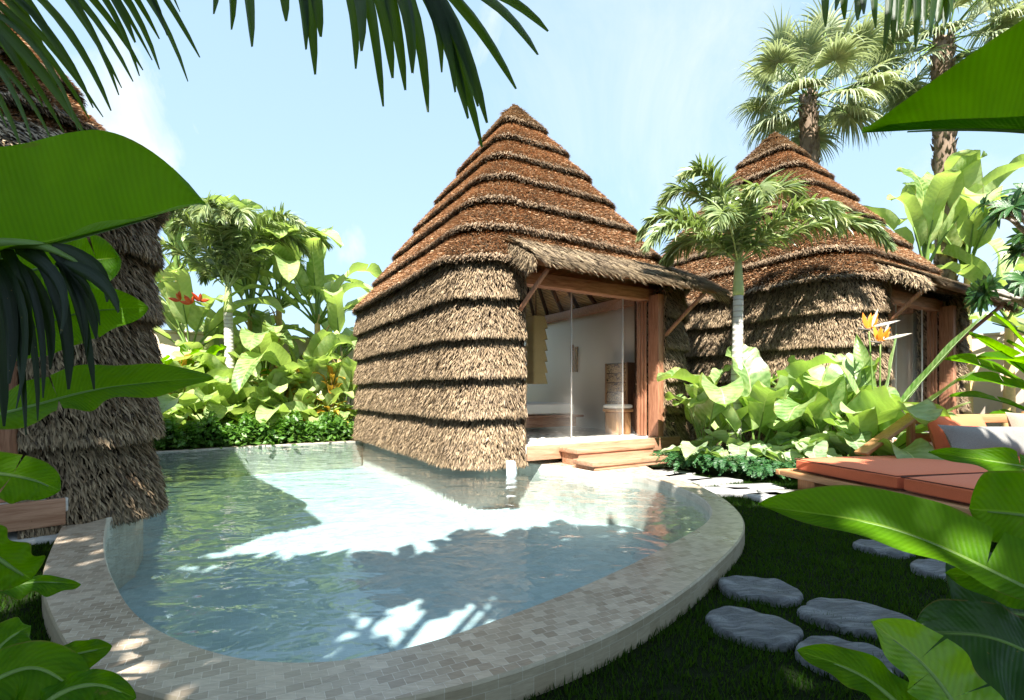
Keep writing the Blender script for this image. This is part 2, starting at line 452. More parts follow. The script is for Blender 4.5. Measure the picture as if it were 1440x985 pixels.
# soft clouds: a few banks of cloud, each broken up by noise
n1 = wn('TexNoise', Vector=tc, Scale=5.0, Detail=9.0, Roughness=.62, Distortion=.5).outputs['Fac']
n2 = wn('TexNoise', Vector=tc, Scale=2.3, Detail=8.0, Roughness=.66, Distortion=.9).outputs['Fac']
def bank(px, py, inner, outer):
    d = Vector(((px-720)/F, 1, (HY-py)/F)).normalized()
    dv = nt.nodes.new('ShaderNodeVectorMath'); dv.operation = 'DISTANCE'
    nv = nt.nodes.new('ShaderNodeVectorMath'); nv.operation = 'NORMALIZE'; nt.links.new(tc, nv.inputs[0])
    nt.links.new(nv.outputs[0], dv.inputs[0]); dv.inputs[1].default_value = d
    mr = wn('MapRange', Value=dv.outputs['Value'], From_Min=inner, From_Max=outer, To_Min=1.0, To_Max=0.0)
    return mr.outputs[0]
def puff(mask, ns, thr, gain, amt):
    a = wm('ADD', ns, wm('MULTIPLY', wm('SUBTRACT', mask, 1.0), .45))
    return wm('MULTIPLY', wm('MULTIPLY', wm('SUBTRACT', a, thr), gain, True), amt)
cl = puff(bank(215, 172, .04, .24), n1, .44, 4.0, .95)
cl = wm('MAXIMUM', cl, puff(bank(488, 345, .02, .11), n1, .40, 4.0, .8))
cl = wm('MAXIMUM', cl, puff(bank(960, 90, .05, .50), n2, .30, 2.4, .55))
cl = wm('MAXIMUM', cl, puff(bank(1420, 330, .05, .40), n2, .36, 3.0, .7))
# bright cloud bank behind the camera (seen mirrored in the pool)
cl = wm('MAXIMUM', cl, puff(bank(560, -160, .05, .5), n1, .42, 4.0, .9))
hz = wn('SeparateXYZ', Vector=tc).outputs[2]
veil = wm('MULTIPLY', wm('POWER', wm('SUBTRACT', 1.0, wm('ABSOLUTE', hz), True), 2.2), .26)
mx0 = nt.nodes.new('ShaderNodeMixRGB'); nt.links.new(wm('ADD', veil, .60), mx0.inputs[0])
nt.links.new(sky.outputs[0], mx0.inputs[1]); mx0.inputs[2].default_value = (4.45, 6.4, 8.2, 1)
mx = nt.nodes.new('ShaderNodeMixRGB'); nt.links.new(cl, mx.inputs[0])
nt.links.new(mx0.outputs[0], mx.inputs[1]); mx.inputs[2].default_value = (6.6, 6.8, 6.8, 1)
bg = wn('Background', Color=mx.outputs[0], Strength=.0505)
wo = nt.nodes.new('ShaderNodeOutputWorld'); nt.links.new(bg.outputs[0], wo.inputs['Surface'])

scene.view_settings.view_transform = 'Standard'; scene.view_settings.look = 'None'
scene.view_settings.exposure = 1.84; scene.view_settings.gamma = 1
scene.view_settings.use_curve_mapping = False
scene.render.engine = 'CYCLES'
cy = scene.cycles
cy.use_denoising = True; cy.max_bounces = 10; cy.diffuse_bounces = 6; cy.glossy_bounces = 3
cy.transparent_max_bounces = 12; cy.transmission_bounces = 4; cy.caustics_reflective = False; cy.caustics_refractive = False
cy.sample_clamp_indirect = 6

# ================================================================== plan of the three huts
HW, HL = 5.5, 7.2                       # width of the front, depth
ANG = math.radians(31.1)
C0 = np.array([-.74, 7.4, 0.])
def hutframe(c, ang):
    f = np.array([math.cos(ang), math.sin(ang), 0]); s = np.array([-math.sin(ang), math.cos(ang), 0])
    return lambda x, y, z=0.: np.asarray(c)+f*x+s*y+np.array([0, 0, z])
H0 = hutframe(C0, ANG)
C1, ANG1 = np.array([-7.33, 1.20, -.09]), ANG+math.radians(14)
H1 = hutframe(C1, ANG1)
C2 = C0+np.array([6.82, 1.25, 0])
H2 = hutframe(C2, ANG)

# ================================================================== pool
ZC, ZW = .14, .045                       # coping top, water level
near_in = [G(px, py, ZC) for px, py in [(151, 728), (147, 768), (160, 815), (200, 870), (300, 915), (420, 930), (550, 915), (700, 870),
                                       (850, 810), (950, 760), (998, 727), (986, 700), (930, 677), (885, 666)]]+[H0(1.66, -1.12, ZC)]
near_out = [G(px, py, ZC) for px, py in [(82, 748), (62, 797), (63, 845), (110, 930), (180, 965), (290, 990), (420, 998), (560, 985), (750, 935),
                                        (900, 870), (1000, 800), (1047, 745), (1030, 710), (985, 684), (932, 667)]]+[H0(3.0, -.45, ZC), H0(2.5, -.1, ZC)]
NN = 130
ni, no_ = cr(near_in, NN), cr(near_out, NN)
far_in = [H0(1.60, -.7, ZC), H0(1.5, -.2, ZC), H0(1.15, .5, ZC), H0(.7, 3.5, ZC), H0(.7, 7.2, ZC), G(500, 616.5, ZC), G(360, 622.5, ZC), G(215, 631, ZC), np.array([-11.2, 9.2, ZC]),
          H1(5.42, 6.0, ZC), H1(5.42, 3.0, ZC), H1(5.40, 1.1, ZC), H1(5.22, .42, ZC)]
far_out = [H0(2.3, .1, ZC), H0(2.0, .4, ZC), H0(1.6, 1.0, ZC), H0(1.0, 3.5, ZC), H0(1.0, 7.3, ZC)]
dfar = nrm(G(500, 616.5, ZC)-G(215, 631, ZC)); nfar = np.array([-dfar[1], dfar[0], 0])
far_out += [far_in[5]+nfar*.22, far_in[6]+nfar*.22, far_in[7]+nfar*.22, far_in[8]+np.array([-.3, .1, 0]),
            H1(5.0, 6.0, ZC), H1(5.0, 3.0, ZC), H1(4.95, 1.25, ZC), H1(4.7, .65, ZC)]
for q in far_in[4:9]+far_out[4:9]: q[2] = ZW+.02        # almost flush at the far side
inner = np.vstack([ni, np.array(far_in)]); outer = np.vstack([no_, np.array(far_out)])
K = len(inner)
def at_z(P, z): Q = np.array(P, float).copy(); Q[:, 2] = z; return Q
def ring_strip(mb, A, B, uvs=True):
    k = len(A)
    L = np.concatenate([[0], np.cumsum(np.linalg.norm(np.diff(np.vstack([A, A[:1]]), axis=0)[:, :2], axis=1))])
    A2, B2 = np.vstack([A, A[:1]]), np.vstack([B, B[:1]])
    v = np.vstack([A2, B2]); i = np.arange(k)
    q = np.stack([i, i+1, k+1+i+1, k+1+i], -1)
    uv = np.vstack([np.stack([L, A2[:, 2]], -1), np.stack([L, B2[:, 2]], -1)])
    mb.add(v, q, uv=uv)
def fill(loops):
    """triangles filling the first loop, the others are holes"""
    idx = tessellate_polygon([[Vector(p) for p in l] for l in loops])
    return np.vstack(loops), [list(t) for t in idx]

pool = thing('swimming_pool', 'curved pool of pale green water with a beige tiled rim before the huts', 'pool', (0, 0, 0))
m = MB()
e = .012                                # softened arris
mid_in = inner+nrm(outer-inner)*e; mid_out = outer+nrm(inner-outer)*e
ring_strip(m, mid_in, mid_out)
m.build('coping', M['coping'], pool)
m = MB()
ring_strip(m, mid_out, outer-[0, 0, e]); ring_strip(m, outer-[0, 0, e], at_z(outer, -.06))
m.build('rim_wall', M['copingside'], pool)
m = MB()
ZF = -.62
cin = inner.mean(0)
low = at_z(inner, ZF)
ring_strip(m, inner-[0, 0, e], mid_in); ring_strip(m, low, inner-[0, 0, e])
m.build('basin_wall', M['poolwall'], pool)
m = MB(); v, t = fill([low]); m.add(v, tris=t); m.build('basin_floor', M['poolfloor'], pool)
wat = MB(); wl = at_z(inner+nrm(outer-inner)*.004, ZW); v, t = fill([wl]); wat.add(v, tris=t)
water = wat.build('pool_water', M['water']); structure(water)

# ================================================================== ground
R = 400.
sq = [np.array([-R, -R, 0]), np.array([R, -R, 0]), np.array([R, R, 0]), np.array([-R, R, 0])]
hole = at_z((inner+outer)/2, 0.)
m = MB(); v, t = fill([np.array(sq), hole]); m.add(v, tris=t)
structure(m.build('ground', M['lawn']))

def inside(poly, P):
    x, y = P[:, 0], P[:, 1]; r = np.zeros(len(P), bool); q = np.roll(poly, 1, axis=0)
    for (x1, y1), (x2, y2) in zip(poly[:, :2], q[:, :2]):
        c = ((y1 > y) != (y2 > y)) & (x < (x2-x1)*(y-y1)/(y2-y1+1e-12)+x1)
        r ^= c
    return r

# boundary walls
def wall(name, label, a, b, h, th=.22):
    w = MB(); a, b = np.array([*a, 0.]), np.array([*b, 0.])
    w.beam(a+[0, 0, h/2-.05], b+[0, 0, h/2-.05], th, h+.1)
    root = w.build(name, M['boundary'], bevel=.01)
    c = MB(); c.beam(a+[0, 0, h+.043], b+[0, 0, h+.043], th+.08, .08); c.build('capping', M['boundary'], root, bevel=.01)
    return tag(root, label, 'wall')
wf = np.array([.8563, .5165])
p0 = np.array([-5.7, 16.6])
wall('boundary_wall', 'beige rendered garden wall behind the banana plants beyond the pool', p0-wf*12, p0+wf*1.6, 3.0)
nb_ = np.array([-.5165, .8563])
wall('boundary_wall', 'unseen beige return wall added to step the garden wall back for light', p0+wf*1.75+nb_*.15, p0+wf*1.75+nb_*7.8, 3.0)  # unseen, added so the garden wall does not block sky behind the room
wall('boundary_wall', 'unseen beige wall set far back to bounce sunlight into the central hut', p0+wf*1.6+nb_*8, p0+wf*27+nb_*8, 3.0)  # unseen, placed so its sunlit face brightens the room
wall('boundary_wall', 'beige rendered garden wall beside the far hut at the right', (12.2, 17.6), (18.4, 9.4), 3.0)
# ================================================================== thatched huts
def rrect(cx, cy, a, b, r, ns=26, nc=14):
    """rounded rectangle outline, counter-clockwise from the front left; points and outward normals"""
    P, Nn = [], []
    for k, (sx, sy, a0) in enumerate(((1, -1, -PI/2), (1, 1, 0), (-1, 1, PI/2), (-1, -1, PI))):
        ox, oy = cx+sx*(a-r), cy+sy*(b-r)
        # straight side leading to this corner
        px, py = [(cx-(a-r), cy-b), (cx+a, cy-(b-r)), (cx+(a-r), cy+b), (cx-a, cy+(b-r))][k]
        qx, qy = ox+r*math.cos(a0), oy+r*math.sin(a0)
        for t in np.linspace(0, 1, ns, endpoint=False):
            P.append((px+(qx-px)*t, py+(qy-py)*t)); Nn.append((math.cos(a0), math.sin(a0)))
        for t in np.linspace(0, PI/2, nc, endpoint=False):
            P.append((ox+r*math.cos(a0+t), oy+r*math.sin(a0+t))); Nn.append((math.cos(a0+t), math.sin(a0+t)))
    return np.array(P), np.array(Nn)

class Tier:
    def __init__(s, bot, top, z0, z1):
        (s.B, s.NB), (s.T, s.NT) = rrect(*bot), rrect(*top)
        s.z0, s.z1 = z0, z1
        d = np.linalg.norm(np.diff(np.vstack([s.B, s.B[:1]]), axis=0), axis=1)
        s.cum = np.concatenate([[0], np.cumsum(d)]); s.per = s.cum[-1]
    def at(s, u, h, bulge=.03):
        """u: metres along the bottom outline, h: 0 bottom .. 1 top"""
        f = np.interp(u % s.per, s.cum, np.arange(len(s.cum)))
        i = f.astype(int) % len(s.B); j = (i+1) % len(s.B); w = (f-np.floor(f))[:, None]
        b = s.B[i]*(1-w)+s.B[j]*w; t = s.T[i]*(1-w)+s.T[j]*w
        n = nrm(s.NB[i]*(1-w)+s.NB[j]*w)
        hh = h[:, None]
        hz_ = .5*(.018*np.sin(u*2.3+s.z0*9)+.014*np.sin(u*5.9+s.z0*5)+.010*np.sin(u*13.7+s.z0*3))*(1-h)
        xy = b*(1-hh)+t*hh+n*(bulge*np.sin(PI*h))[:, None]
        P = np.hstack([xy, (s.z0+(s.z1-s.z0)*h+hz_)[:, None]])
        down = nrm(np.hstack([b-t, np.full((len(u), 1), s.z0-s.z1)]))
        lat = np.stack([-n[:, 1], n[:, 0], np.zeros(len(u))], -1)
        out = nrm(np.cross(down, lat))
        out *= np.sign((out[:, :2]*n).sum(1)+1e-9)[:, None]
        return P, down, lat, out
    def shell(s, mb, inset=.05, keep=None, nh=4):
        k = len(s.B)
        rows = []
        for h in np.linspace(0, 1, nh):
            xy = s.B*(1-h)+s.T*h-s.NB*inset
            rows.append(np.hstack([xy, np.full((k, 1), s.z0+(s.z1-s.z0)*h)]))
        # underside lip back to the wall
        rows.insert(0, np.hstack([s.B-s.NB*(inset+.22), np.full((k, 1), s.z0+.03)]))
        P = np.stack(rows); nr = len(rows)
        q = []
        for i in range(nr-1):
            for j in range(k):
                j2 = (j+1) % k
                c = (P[i, j]+P[i+1, j2])/2
                if keep is None or keep(c): q.append([i*k+j, i*k+j2, (i+1)*k+j2, (i+1)*k+j])
        mb.add(P.reshape(-1, 3), q)

def blades(mb, P, d, lat, ln, wd, col, bend):
    """tapered straws: 5 points each"""
    n = len(P); ln = ln[:, None]; wd = wd[:, None]/2
    side = nrm(lat)
    mid = P+d*ln*.5+bend*ln*.06; tip = P+d*ln+bend*ln*.0
    V = np.stack([P-side*wd*.8, P+side*wd*.8, mid-side*wd, mid+side*wd, tip], 1).reshape(-1, 3)
    i = np.arange(n)[:, None]*5
    mb.add(V, (i+np.array([[0, 1, 3, 2]])), (i+np.array([[2, 3, 4]])), col=np.repeat(col, 5, axis=0))

def straw_cols(n, a, b, c, pc):
    t = rng.random((n, 1)); col = np.array(a)*(1-t)+np.array(b)*t
    k = rng.random(n) < pc; col[k] = np.array(c)
    return col*(.62+.6*rng.random((n, 1)))

def thatch(mb, tier, dens, ln, wd, lift, jit, pal, keep=None, hmax=1.0, fringe=None, fpal=None, fden=0, backthin=None):
    n = int(tier.per*math.hypot(tier.z1-tier.z0, .3)*dens)
    u = rng.random(n)*tier.per; h = rng.random(n)*hmax
    P, dn, lat, out = tier.at(u, h)
    ok = np.ones(n, bool) if keep is None else keep(P)
    P, dn, lat, out = P[ok], dn[ok], lat[ok], out[ok]; n = len(P)
    a = rng.uniform(*lift, n)[:, None]; j = rng.normal(0, jit, n)[:, None]
    d = nrm(dn+out*a+lat*j)
    P = P-d*(ln*.5)-out*rng.uniform(0, .05, n)[:, None]
    l2 = nrm(lat+out*rng.normal(0, .5, n)[:, None])
    blades(mb, P, d, l2, rng.uniform(.65, 1.35, n)*ln, rng.uniform(.6, 1.3, n)*wd, straw_cols(n, *pal), out)
    if fringe:
        n = int(tier.per*fden); u = rng.random(n)*tier.per; h = np.abs(rng.normal(0, .05, n))+.01
        P, dn, lat, out = tier.at(u, h)
        ok = np.ones(n, bool) if keep is None else keep(P)
        P, dn, lat, out = P[ok], dn[ok], lat[ok], out[ok]; n = len(P)
        d = nrm(dn+out*rng.uniform(-.1, .35, n)[:, None]+lat*rng.normal(0, .16, n)[:, None])
        P = P-d*fringe*.35-out*rng.uniform(0, .09, n)[:, None]
        blades(mb, P, d, lat, rng.uniform(.6, 1.25, n)*fringe, rng.uniform(.7, 1.3, n)*wd, straw_cols(n, *(fpal or pal)), out)

DX0, DX1 = 1.13, 4.36                    # clear opening of the front, along the front
PALW = ((.43, .32, .20), (.25, .175, .10), (.085, .058, .035), .14)
PALR = ((.48, .255, .122), (.32, .16, .072), (.62, .44, .27), .25)
PALF = ((.42, .31, .20), (.24, .165, .10), (.085, .06, .038), .22)
PALA = ((.50, .385, .245), (.24, .175, .10), (.075, .052, .032), .24)

def keep_wall(P):
    P = np.atleast_2d(P)
    return ~(((P[:, 1] < 1.6) | (P[:, 1] > HL-.75)) & (P[:, 0] > DX0-.5*(P[:, 1] > 4)) & (P[:, 0] < DX1+.5*(P[:, 1] > 4)))   # open front; unseen back cut away to light the room
WZ = [.15, .93, 1.57, 2.19, 2.82, 3.45]
ZE, ZA = 3.42, 8.04
cxm, cym = HW/2, HL/2
APX, APY = cxm+.22, cym-.22
def keep_roof(P):
    """the unseen back slope is cut open to light the room"""
    P = np.atleast_2d(P); bx = np.abs(P[:, 0]-APX)/(HW/2); by = (P[:, 1]-APY)/(HL-APY)
    return ~((by > bx+.12) & (P[:, 2] > ZE+.25) & (P[:, 2] < 7.0))  # hole added so sky light reaches the room
def roof_out(lam, grow=0., rk=.36):
    a = .16+(HW/2+.02-.16)*lam+grow; b = .18+(HL/2+.02-.18)*lam+grow
    return (APX+(cxm-APX)*lam, APY+(cym-APY)*lam, a, b, max(.14, rk*min(a, b)))
NT_ = 7

def make_hut(label):
    hut = thing('thatched_hut', label, 'hut', C0, ANG, 'steep thatched villas round the pool')
    wallm, core = MB(), MB()
    for k in range(5):
        z0, z1 = WZ[k], WZ[k+1]+.12
        g = .03 if k else .06
        t = Tier((cxm, cym, HW/2+g, HL/2+g, .82), (cxm, cym, HW/2-.14, HL/2-.14, .74), z0, z1)
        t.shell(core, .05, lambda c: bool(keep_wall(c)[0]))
        thatch(wallm, t, 2500, .105, .0165, (.2, .75), .25, PALW, keep_wall, 1.0, .09, PALW, 700)
    # cut ends of the thatch beside the opening
    for x, sg in ((DX0, 1), (DX1, -1)):
        core.box(x-.0 if sg < 0 else x-.05, x+.05 if sg < 0 else x, .06, .85, .2, 3.3)
        n = 1500
        P = np.stack([np.full(n, x), .02+rng.random(n)*.75, .12+rng.random(n)*3.2], -1)
        out = np.tile([sg*1., 0, 0], (n, 1)); dn = np.tile([0, -.3, -1.], (n, 1)); lat = np.tile([0, 1., 0], (n, 1))
        d = nrm(dn+out*rng.uniform(.0, .35, n)[:, None]+lat*rng.normal(0, .3, n)[:, None])
        blades(wallm, P-d*.09, d, lat, rng.uniform(.12, .24, n), rng.uniform(.018, .034, n), straw_cols(n, *PALW), out)
    wl = wallm.build('thatch_wall', M['straw'], hut)
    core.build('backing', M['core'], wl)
    roofm, core = MB(), MB()
    for k in range(NT_):
        l0, l1 = k/NT_, (k+1)/NT_
        zb, zt = ZA-(ZA-ZE)*l1, ZA-(ZA-ZE)*l0
        t = Tier(roof_out(l1, .08), roof_out(max(l0-.015, 0), -.085 if k else -.1), zb, zt+.06)
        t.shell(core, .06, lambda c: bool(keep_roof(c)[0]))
        rim = PALF if k else PALR
        if k == 0: rim = ((.42, .31, .20), (.26, .17, .09), (.12, .07, .04), .1)
        pal = PALR if k else ((.36, .235, .13), (.25, .135, .06), (.45, .33, .2), .25)
        thatch(roofm, t, 3000, .062, .0155, (.3, 1.3), .6, pal, keep_roof, 1.02, .10, rim, 620)
    # blunt tuft at the peak
    n = 1600
    a = rng.random(n)*2*PI; el = rng.uniform(.15, 1.3, n)
    d = np.stack([np.cos(a)*np.cos(el), np.sin(a)*np.cos(el), np.sin(el)*.35-.35], -1); d = nrm(d)
    P = np.array([APX, APY, ZA-.12])+d*np.stack([rng.random(n)*.2]*3, -1)
    blades(roofm, P, d, nrm(np.cross(d, [0, 0, 1])), rng.uniform(.12, .22, n), rng.uniform(.018, .03, n), straw_cols(n, (.36, .235, .13), (.25, .135, .06), (.45, .33, .2), .25), np.tile([0, 0, 1.], (n, 1)))
    rf = roofm.build('thatch_roof', M['straw'], hut)
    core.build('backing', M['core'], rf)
    # awning over the opening: long combed straw on boards
    aw, ab = MB(), MB()
    AX0, AX1 = 1.02, 5.02
    def asurf(x, s):
        """s: 0 at the roof, 1 at the outer edge"""
        y = .62-1.45*s
        xc = (x-3.0)/2.0
        z = 3.96-.66*s-.12*s*s+.03*xc*xc*0
        xx = x+(.18*s*(x-2.6)/2.0)
        return np.stack([xx, y, z], -1)
    n = 8000
    x = AX0+rng.random(n)*(AX1-AX0); s_ = .77*rng.random(n)**.85
    P = asurf(x, s_); P2 = asurf(x, s_+.05); dn = nrm(P2-P); lat = np.tile([1., 0, 0], (n, 1)); out = nrm(np.cross(lat, dn)*-1)
    out *= np.sign(out[:, 2:3])
    d = nrm(dn+out*rng.uniform(.0, .16, n)[:, None]+lat*rng.normal(.22, .22, n)[:, None])
    blades(aw, P-d*.16+out*rng.uniform(-.03, .03, n)[:, None], d, lat, rng.uniform(.24, .48, n), rng.uniform(.018, .032, n), straw_cols(n, *PALA), out)
    n = 3000                                               # hanging fringe of the outer edge and the ends
    x = AX0+rng.random(n)*(AX1-AX0); P = asurf(x, .74+rng.random(n)*.1)
    d = nrm(np.stack([rng.normal(.25, .25, n), -.7-.5*rng.random(n), -.35-.5*rng.random(n)], -1))
    blades(aw, P, d, np.tile([1., 0, 0], (n, 1)), rng.uniform(.18, .38, n), rng.uniform(.012, .022, n), straw_cols(n, *PALA), np.tile([0, -1., 0], (n, 1)))
    for xe, sg in ((AX0, -1), (AX1, 1)):
        n = 1500
        P = asurf(np.full(n, xe)+rng.normal(0, .03, n), rng.random(n)*.85); P[:, 2] -= rng.random(n)*.16
        d = nrm(np.stack([sg*(.5+.4*rng.random(n)), -.5+rng.normal(0, .3, n), -.55-.5*rng.random(n)], -1))
        blades(aw, P, d, np.tile([0, 1., 0], (n, 1)), rng.uniform(.14, .30, n), rng.uniform(.014, .024, n), straw_cols(n, *PALA), np.tile([sg*1., 0, 0], (n, 1)))
    n = 6000                                               # brown chopped straw where it meets the roof
    x = AX0-.1+rng.random(n)*(AX1-AX0+.2); s_ = rng.random(n)*.34
    P = asurf(x, s_); P2 = asurf(x, s_+.05); dn = nrm(P2-P); lat = np.tile([1., 0, 0], (n, 1)); out = np.cross(lat, dn); out *= np.sign(out[:, 2:3])
    d = nrm(dn+out*rng.uniform(.1, .6, n)[:, None]+lat*rng.normal(0, .4, n)[:, None])
    blades(aw, P-d*.06, d, lat, rng.uniform(.09, .18, n), rng.uniform(.018, .03, n), straw_cols(n, (.40, .29, .17), (.30, .17, .08), (.15, .1, .06), .1), out)
    gx = np.linspace(AX0+.04, AX1-.04, 14); gs = np.linspace(0, .80, 8)
    top = np.array([[asurf(a, b)-[0, 0, .03] for b in gs] for a in gx]); bot = top-[0, 0, .11]
    ab.grid(top); ab.grid(bot[:, ::-1]); 
    for rows in ((top[0], bot[0]), (bot[-1], top[-1]), (bot[:, -1], top[:, -1])): ab.grid(np.stack(rows, 0))
    awn = aw.build('awning', M['straw'], hut)
    ab.build('awning_board', M['woodh'], awn)
    # timber frame of the opening
    fr = MB(); fr.box(DX0-.25, DX1+.02, .30, .50, 3.13, 3.36)
    fr.build('lintel', M['woodh'], hut, bevel=.012)
    for x0, x1, y0, y1 in ((DX1-.16, DX1+.0, .06, .32), (DX0-.12, DX0-.01, .30, .5)):
        p = MB(); p.box(x0, x1, y0, y1, .45, 3.13 if x0 < 2 else 3.22); p.build('door_post', M['wood'], hut, bevel=.01)
    for k in range(3):                                     # folded timber shutters stacked at the right jamb
        p = MB(); x0 = DX1-.165-.045*(k+1)
        p.box(x0, x0+.040, .34+.045*k, .40+.045*k, .46, 3.12); p.build('door_stile', M['wood'], hut, bevel=.008)
    # glass sliding panes with thin bright joints
    gx = [DX0+.02, 2.37, 3.62, DX1-.30]
    for k in range(3):
        g = MB(); g.box(gx[k]+.004, gx[k+1]-.004, .415, .427, .46, 3.125); pane = g.build('glass_pane', M['glass'], hut)
        if k < 2:
            j = MB(); j.box(gx[k+1]-.006, gx[k+1]+.006, .408, .434, .46, 3.12); j.build('joint_strip', M['linen'], pane)
    # slanting props under the awning
    for a, b in (((1.20, -.50, 3.19), (1.0, -.02, 2.62)), ((4.72, -.58, 3.16), (DX1+.02, .04, 2.42))):
        p = MB(); p.tube(cr([a, (np.array(a)+b)/2+[0, 0, .01], b], 6), .038, 10); p.build('awning_prop', M['wood'], hut, smooth=True)
    # floor, deck edge, plinth
    f = MB(); f.box(DX0-.55, HW-.45, .22, HL-.3, .30, .447); f.box(DX0-.02, DX1+.32, -.03, .215, .32, .447)
    fl = f.build('floor', M['stonefloor'], hut, bevel=.006)
    p = MB(); p.box(DX0-.02, DX1+.30, -.075, -.035, .215, .452); p.build('fascia', M['deckw'], fl, bevel=.006)
    p = MB(); P, Nn = rrect(cxm, cym+.18, HW/2-.20, HL/2-.38, .64); k = len(P)
    v = np.vstack([np.hstack([P, np.full((k, 1), -1.0)]), np.hstack([P, np.full((k, 1), .295)])])
    p.add(v, [[i, (i+1) % k, k+(i+1) % k, k+i] for i in range(k)], ngons=[list(range(k, 2*k))]); p.build('plinth', M['poolwall'], hut)
    # room: plaster walls, bamboo ceiling, wall plate beams; unseen back left out for light
    ix0, ix1, iy0, iy1, zt = .42, 4.78, .75, 6.55, 3.27
    for nm, pts in (('side_wall', [(ix1, .50), (ix1, iy1)]), ('side_wall', [(ix0, iy1), (ix0, .8)])):
        w = MB(); (xa, ya), (xb, yb) = pts
        w.beam((xa, ya, (.447+zt)/2), (xb, yb, (.447+zt)/2), .1, zt-.447); w.build(nm, M['plaster'], hut)
    b = MB(); b.box(ix1-.12, ix1-.02, .52, iy1-.06, zt-.06, zt+.16); b.build('wall_plate', M['woodh'], hut, bevel=.01)
    b = MB(); b.box(ix0+.02, ix0+.12, .8, iy1-.06, zt-.06, zt+.16); b.build('wall_plate', M['woodh'], hut, bevel=.01)
    c = MB(); pk = np.array([cxm, cym, 6.7])
    eav = [np.array(x) for x in ((ix0-.1, .45, zt+.12), (ix1+.1, .45, zt+.12), (ix1+.1, iy1+.1, zt+.12), (ix0-.1, iy1+.1, zt+.12))]
    for k in (0, 1, 3):
        A, B = eav[k], eav[(k+1) % 4]
        a1, b1 = A+(pk-A)*.9, B+(pk-B)*.9
        L = np.linalg.norm(B-A)/2; hgt = np.linalg.norm(pk-(A+B)/2)
        c.add([A, B, b1, a1], [[0, 1, 2, 3]], uv=[(-L, 0), (L, 0), (.1*L, .9*hgt), (-.1*L, .9*hgt)])
    cl_ = c.build('bamboo_ceiling', M['bamboo'], hut)
    for k in (0, 1, 3):
        A, B = eav[k], eav[(k+1) % 4]; m_ = 9 if k % 2 else 7
        for i in range(1, m_):
            q = A+(B-A)*i/m_; tpk = pk+(q-pk)*.12; inn = nrm((eav[(k+2) % 4]+eav[(k+3) % 4])/2-(A+B)/2)*.05-np.array([0, 0, .05])
            r_ = MB(); r_.beam(q+inn, tpk+inn, .06, .09); r_.build('rafter', M['darkwood'], cl_)
    return hut

main_hut = make_hut('tall thatched hut in the centre, open at the front, the pool along its side')
def part_dup(loc, rz, label): return dup(main_hut, loc, rz, label)
part_dup(C1, ANG1, 'shaded thatched hut at the left edge, cut by the frame behind big banana leaves')
part_dup(C2, ANG, 'thatched hut farther back at the right, behind the white trunked palm')
# the wooden steps
def hbox(name, label, cat, x0, x1, y0, y1, z0, z1, mat, parts=()):
    o = MB().box(x0, x1, y0, y1, z0, z1).build(name, mat, bevel=.012)
    o.location = C0; o.rotation_euler = (0, 0, ANG); return tag(o, label, cat)
def step(label, x0, x1, y0, y1, zt, low):
    r = thing('wooden_step', label, 'step', H0((x0+x1)/2, (y0+y1)/2, 0), ANG, 'wooden steps up to the hut')
    w, d = (x1-x0)/2, (y1-y0)/2
    MB().box(-w, w, -d, d, zt-.075, zt).build('tread', M['deckw'], r, bevel=.01)
    MB().box(-w+.05, w-.02, -d+.02, d-.02, low, zt-.076).build('riser_block', M['deckw'], r, bevel=.008)
    return r
step('upper wooden step against the deck of the central hut', 1.72, 3.45, -.56, -.08, .41, .142)
step('lower wooden step resting by the pool rim and paving', 1.62, 3.32, -1.05, -.565, .275, .142)
# water spout at the corner of the hut
sp = MB()
pts = cr([H0(.80, .04, .25), H0(.80, -.03, .245), H0(.80, -.07, .215), H0(.80, -.09, .12), H0(.80, -.10, .03)], 14)
rows = []
for i, p in enumerate(pts):
    w = .075+.02*i/13; ff = np.array([math.cos(ANG), math.sin(ANG), 0]); ss = np.array([-math.sin(ANG), math.cos(ANG), 0])
    a = np.linspace(0, 2*PI, 14, endpoint=True)
    rows.append([p+ff*w*math.cos(t)*(1+.12*math.sin(5*t+i*.4))+ss*.022*math.sin(t) for t in a])
sp.grid(np.array(rows))
tag(sp.build('water_jet', M['spout'], smooth=True), 'short white sheet of water falling into the pool at the hut corner', 'water spout')

# ------------------------------------------------------------------ things in the room
def at_hut(name, label, cat, x, y, rz=0, group=None):
    return thing(name, label, cat, H0(x, y, .449), ANG+rz, group)
bed = at_hut('bed', 'low wooden platform bed with a white mattress inside the central hut', 'bed', 3.0, 3.25)
MB().box(-1.05, .95, -1.0, 1.0, .10, .30).build('base', M['woodh'], bed, bevel=.02)
MB().box(-1.15, 1.08, -1.1, 1.1, .302, .36).build('platform_edge', M['woodh'], bed, bevel=.015)
def cushion(mb, cx, cy, cz, hx, hy, hz, n=14, puff=.35, M_=None, crown=.0):
    """soft box with pulled-in corners"""
    a = np.sin(np.linspace(-1, 1, n)*PI/2); X, Y = np.meshgrid(a, a, indexing='ij')
    e = (1-np.abs(X)**14)*(1-np.abs(Y)**14)
    z = hz*((1-puff)+puff*np.sqrt(np.clip(e, 0, 1)))+crown*(1-X**2)*(1-Y**2)
    pin = 1-.035*(X**2*Y**2)
    top = np.stack([cx+X*hx*pin, cy+Y*hy*pin, cz+z], -1); bot = np.stack([cx+X*hx*pin, cy+Y*hy*pin, cz-hz*((1-puff)+puff*np.sqrt(np.clip(e, 0, 1)))], -1)
    if M_ is not None:
        R_ = np.asarray(M_); top = top@R_[:3, :3].T+R_[:3, 3]; bot = bot@R_[:3, :3].T+R_[:3, 3]
    mb.grid(top); mb.grid(bot[:, ::-1])
    for r in ((bot[:, 0], top[:, 0]), (top[:, -1], bot[:, -1]), (top[0], bot[0]), (bot[-1], top[-1])): mb.grid(np.stack(r, 0))
